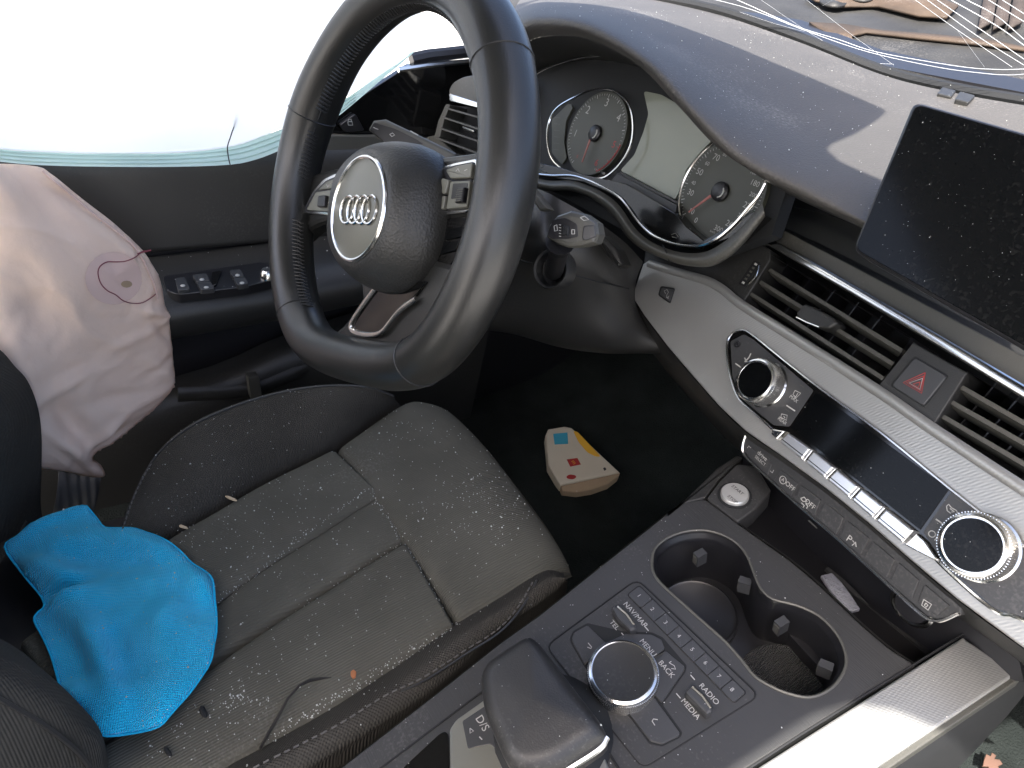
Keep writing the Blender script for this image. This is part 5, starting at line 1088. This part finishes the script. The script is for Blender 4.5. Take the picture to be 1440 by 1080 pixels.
# ================================================================== windscreen, bonnet and what is outside
ws = thing('windscreen', 'cracked windscreen with long white arc scratches above the dashboard', 'windscreen', (-.1, .8, 1.05))
WSP = Pl((0, .52, .85), (-.2, .82, 1.045))
wv = [WSP.P(u, v, 0) for u, v in ((-.62, 0), (.9, 0), (.75, .68), (-.5, .68))]
mk('pane', wv, [(0, 1, 2, 3)], glassm, ws, smooth=False)
def Z4(L): return [(1040 + x / 3.6, y / 3.6) for x, y in L]
cracks = [([(-400, -60), (0, 30), (320, 150), (640, 260), (1000, 340), (1240, 372), (1360, 380), (1440, 376)], .9), ([(-300, -120), (0, 5), (280, 130), (500, 200), (700, 265), (1100, 335), (1300, 352), (1440, 350)], 1.0),
 ([(110, 0), (330, 150), (560, 290)], .3), ([(340, 0), (560, 170), (780, 330)], .35), ([(890, 0), (1100, 150), (1380, 340)], .5), ([(950, 0), (1200, 180), (1440, 330)], .7), ([(1000, 0), (1250, 170), (1440, 300)], .8),
 ([(1070, 0), (1300, 130), (1440, 230)], .9), ([(1150, 0), (1300, 80), (1440, 200)], .8), ([(1260, 0), (1440, 110)], .8), ([(1330, 0), (1440, 70)], .7), ([(700, 322), (780, 325)], .6), ([(1100, 150), (1240, 340)], .25), ([(420, 30), (520, -30)], .3), ([(0, 60), (180, 120), (330, 160)], .3)]
for L, w_ in cracks:
    P = [WSP.at(x, y, -.001) for x, y in Z4(L)]; tube('crack', P, .0004 * w_, crackm, ws, sides=5, smooth_path=5)
hd = thing('bonnet', 'crumpled dusty dark bonnet rising beyond the cracked windscreen', 'bonnet', (-.3, 1.3, .9))
def bw_(p, u, v): return V((0, 0, noise.noise(p * 3) * .03 + noise.noise(p * 9) * .008))
bsk = loft('bonnet_skin', [[V((x, y, z)) for x in (-1.6, -.9, -.4, .1, .6, 1.1)] for y, z in ((.86, .96), (1.1, 1.04), (1.6, 1.24), (2.2, 1.5), (2.6, 1.72))], bonn, hd, su=10, sv=10, disp=bw_)
BN = Pl((0, -.42, .9), (0, 1.3, 1.135))
from mathutils.bvhtree import BVHTree
BVH = BVHTree.FromPolygons([v.co + WL[bsk.name] for v in bsk.data.vertices], [tuple(p.vertices) for p in bsk.data.polygons])
def onbonnet(px, py, lift):
    r = ray(px, py); h = BVH.ray_cast(CAM, r)
    return (h[0] + V((0, -.3, .95)) * lift) if h[0] else BN.at(px, py, lift)
def drape(name, px, m, lift, org):
    # fill the outline in pixels, then lay each point on the bonnet
    L = []
    for i in range(len(px)):
        a, b = V(px[i - 1]), V(px[i]); k = max(1, int((b - a).length / 8)); L += [a.lerp(b, j / k) for j in range(k)]
    n = len(L); r = geometry.delaunay_2d_cdt(L, [(i, (i + 1) % n) for i in range(n)], [], 1, 1e-5)
    vs = [onbonnet(q.x, q.y, lift) for q in r[0]]
    o = mk(name, vs, [tuple(f) for f in r[2]], m, None, sharp=60, origin=org); md_ = o.modifiers.new('thick', 'SOLIDIFY'); md_.thickness = .004; md_.offset = -1
    return o
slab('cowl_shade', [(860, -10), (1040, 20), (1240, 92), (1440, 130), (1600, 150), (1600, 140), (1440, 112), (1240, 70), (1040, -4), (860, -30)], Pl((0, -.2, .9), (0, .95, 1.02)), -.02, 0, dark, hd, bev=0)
tag(drape('tan_board', Z4([(330, 0), (480, -40), (900, -30), (1100, 60), (1040, 120), (900, 110), (700, 60), (520, 60), (380, 30)]), tan, .006, BN.at(1200, 10)), 'wider tan board with two dark ovals on the bonnet beyond the windscreen', 'board', 'tan boards on the bonnet')
tag(drape('tan_board', Z4([(350, 130), (520, 140), (700, 170), (1000, 195), (1280, 225), (1440, 260), (1440, 275), (1240, 245), (900, 210), (640, 180), (560, 200), (620, 310), (560, 300), (480, 210)]), tan, .006, BN.at(1200, 55)), 'narrow curved tan board on the bonnet nearer the dashboard', 'board', 'tan boards on the bonnet')
for cx, cy, nm in ((1170, 12, 'left'), (1207, 8, 'right')):
    ov = [(cx + 19 * cos(t) , cy + 6.5 * sin(t) + 2 * cos(t)) for t in [2 * pi * k / 20 for k in range(20)]]
    tag(drape('dark_oval', ov, bonn, .012, BN.at(cx, cy)), 'dark oval dimple on the tan board, the one %s' % ('nearer the driver side' if nm == 'left' else 'nearer the screen side'), 'oval patch', 'dark ovals on the tan board')
for i in range(3):
    tag(drape('paver', Z4([(1240 + i * 75, -60), (1300 + i * 75, -60), (1270 + i * 75, 150), (1195 + i * 75, 190)]), tile, .012, BN.at(1400, 10)), 'brown paver beyond the windscreen, %s of three' % ('nearest the tan boards', 'middle', 'closest to the picture edge')[i] if True else '', 'paver', 'brown pavers beyond the windscreen')
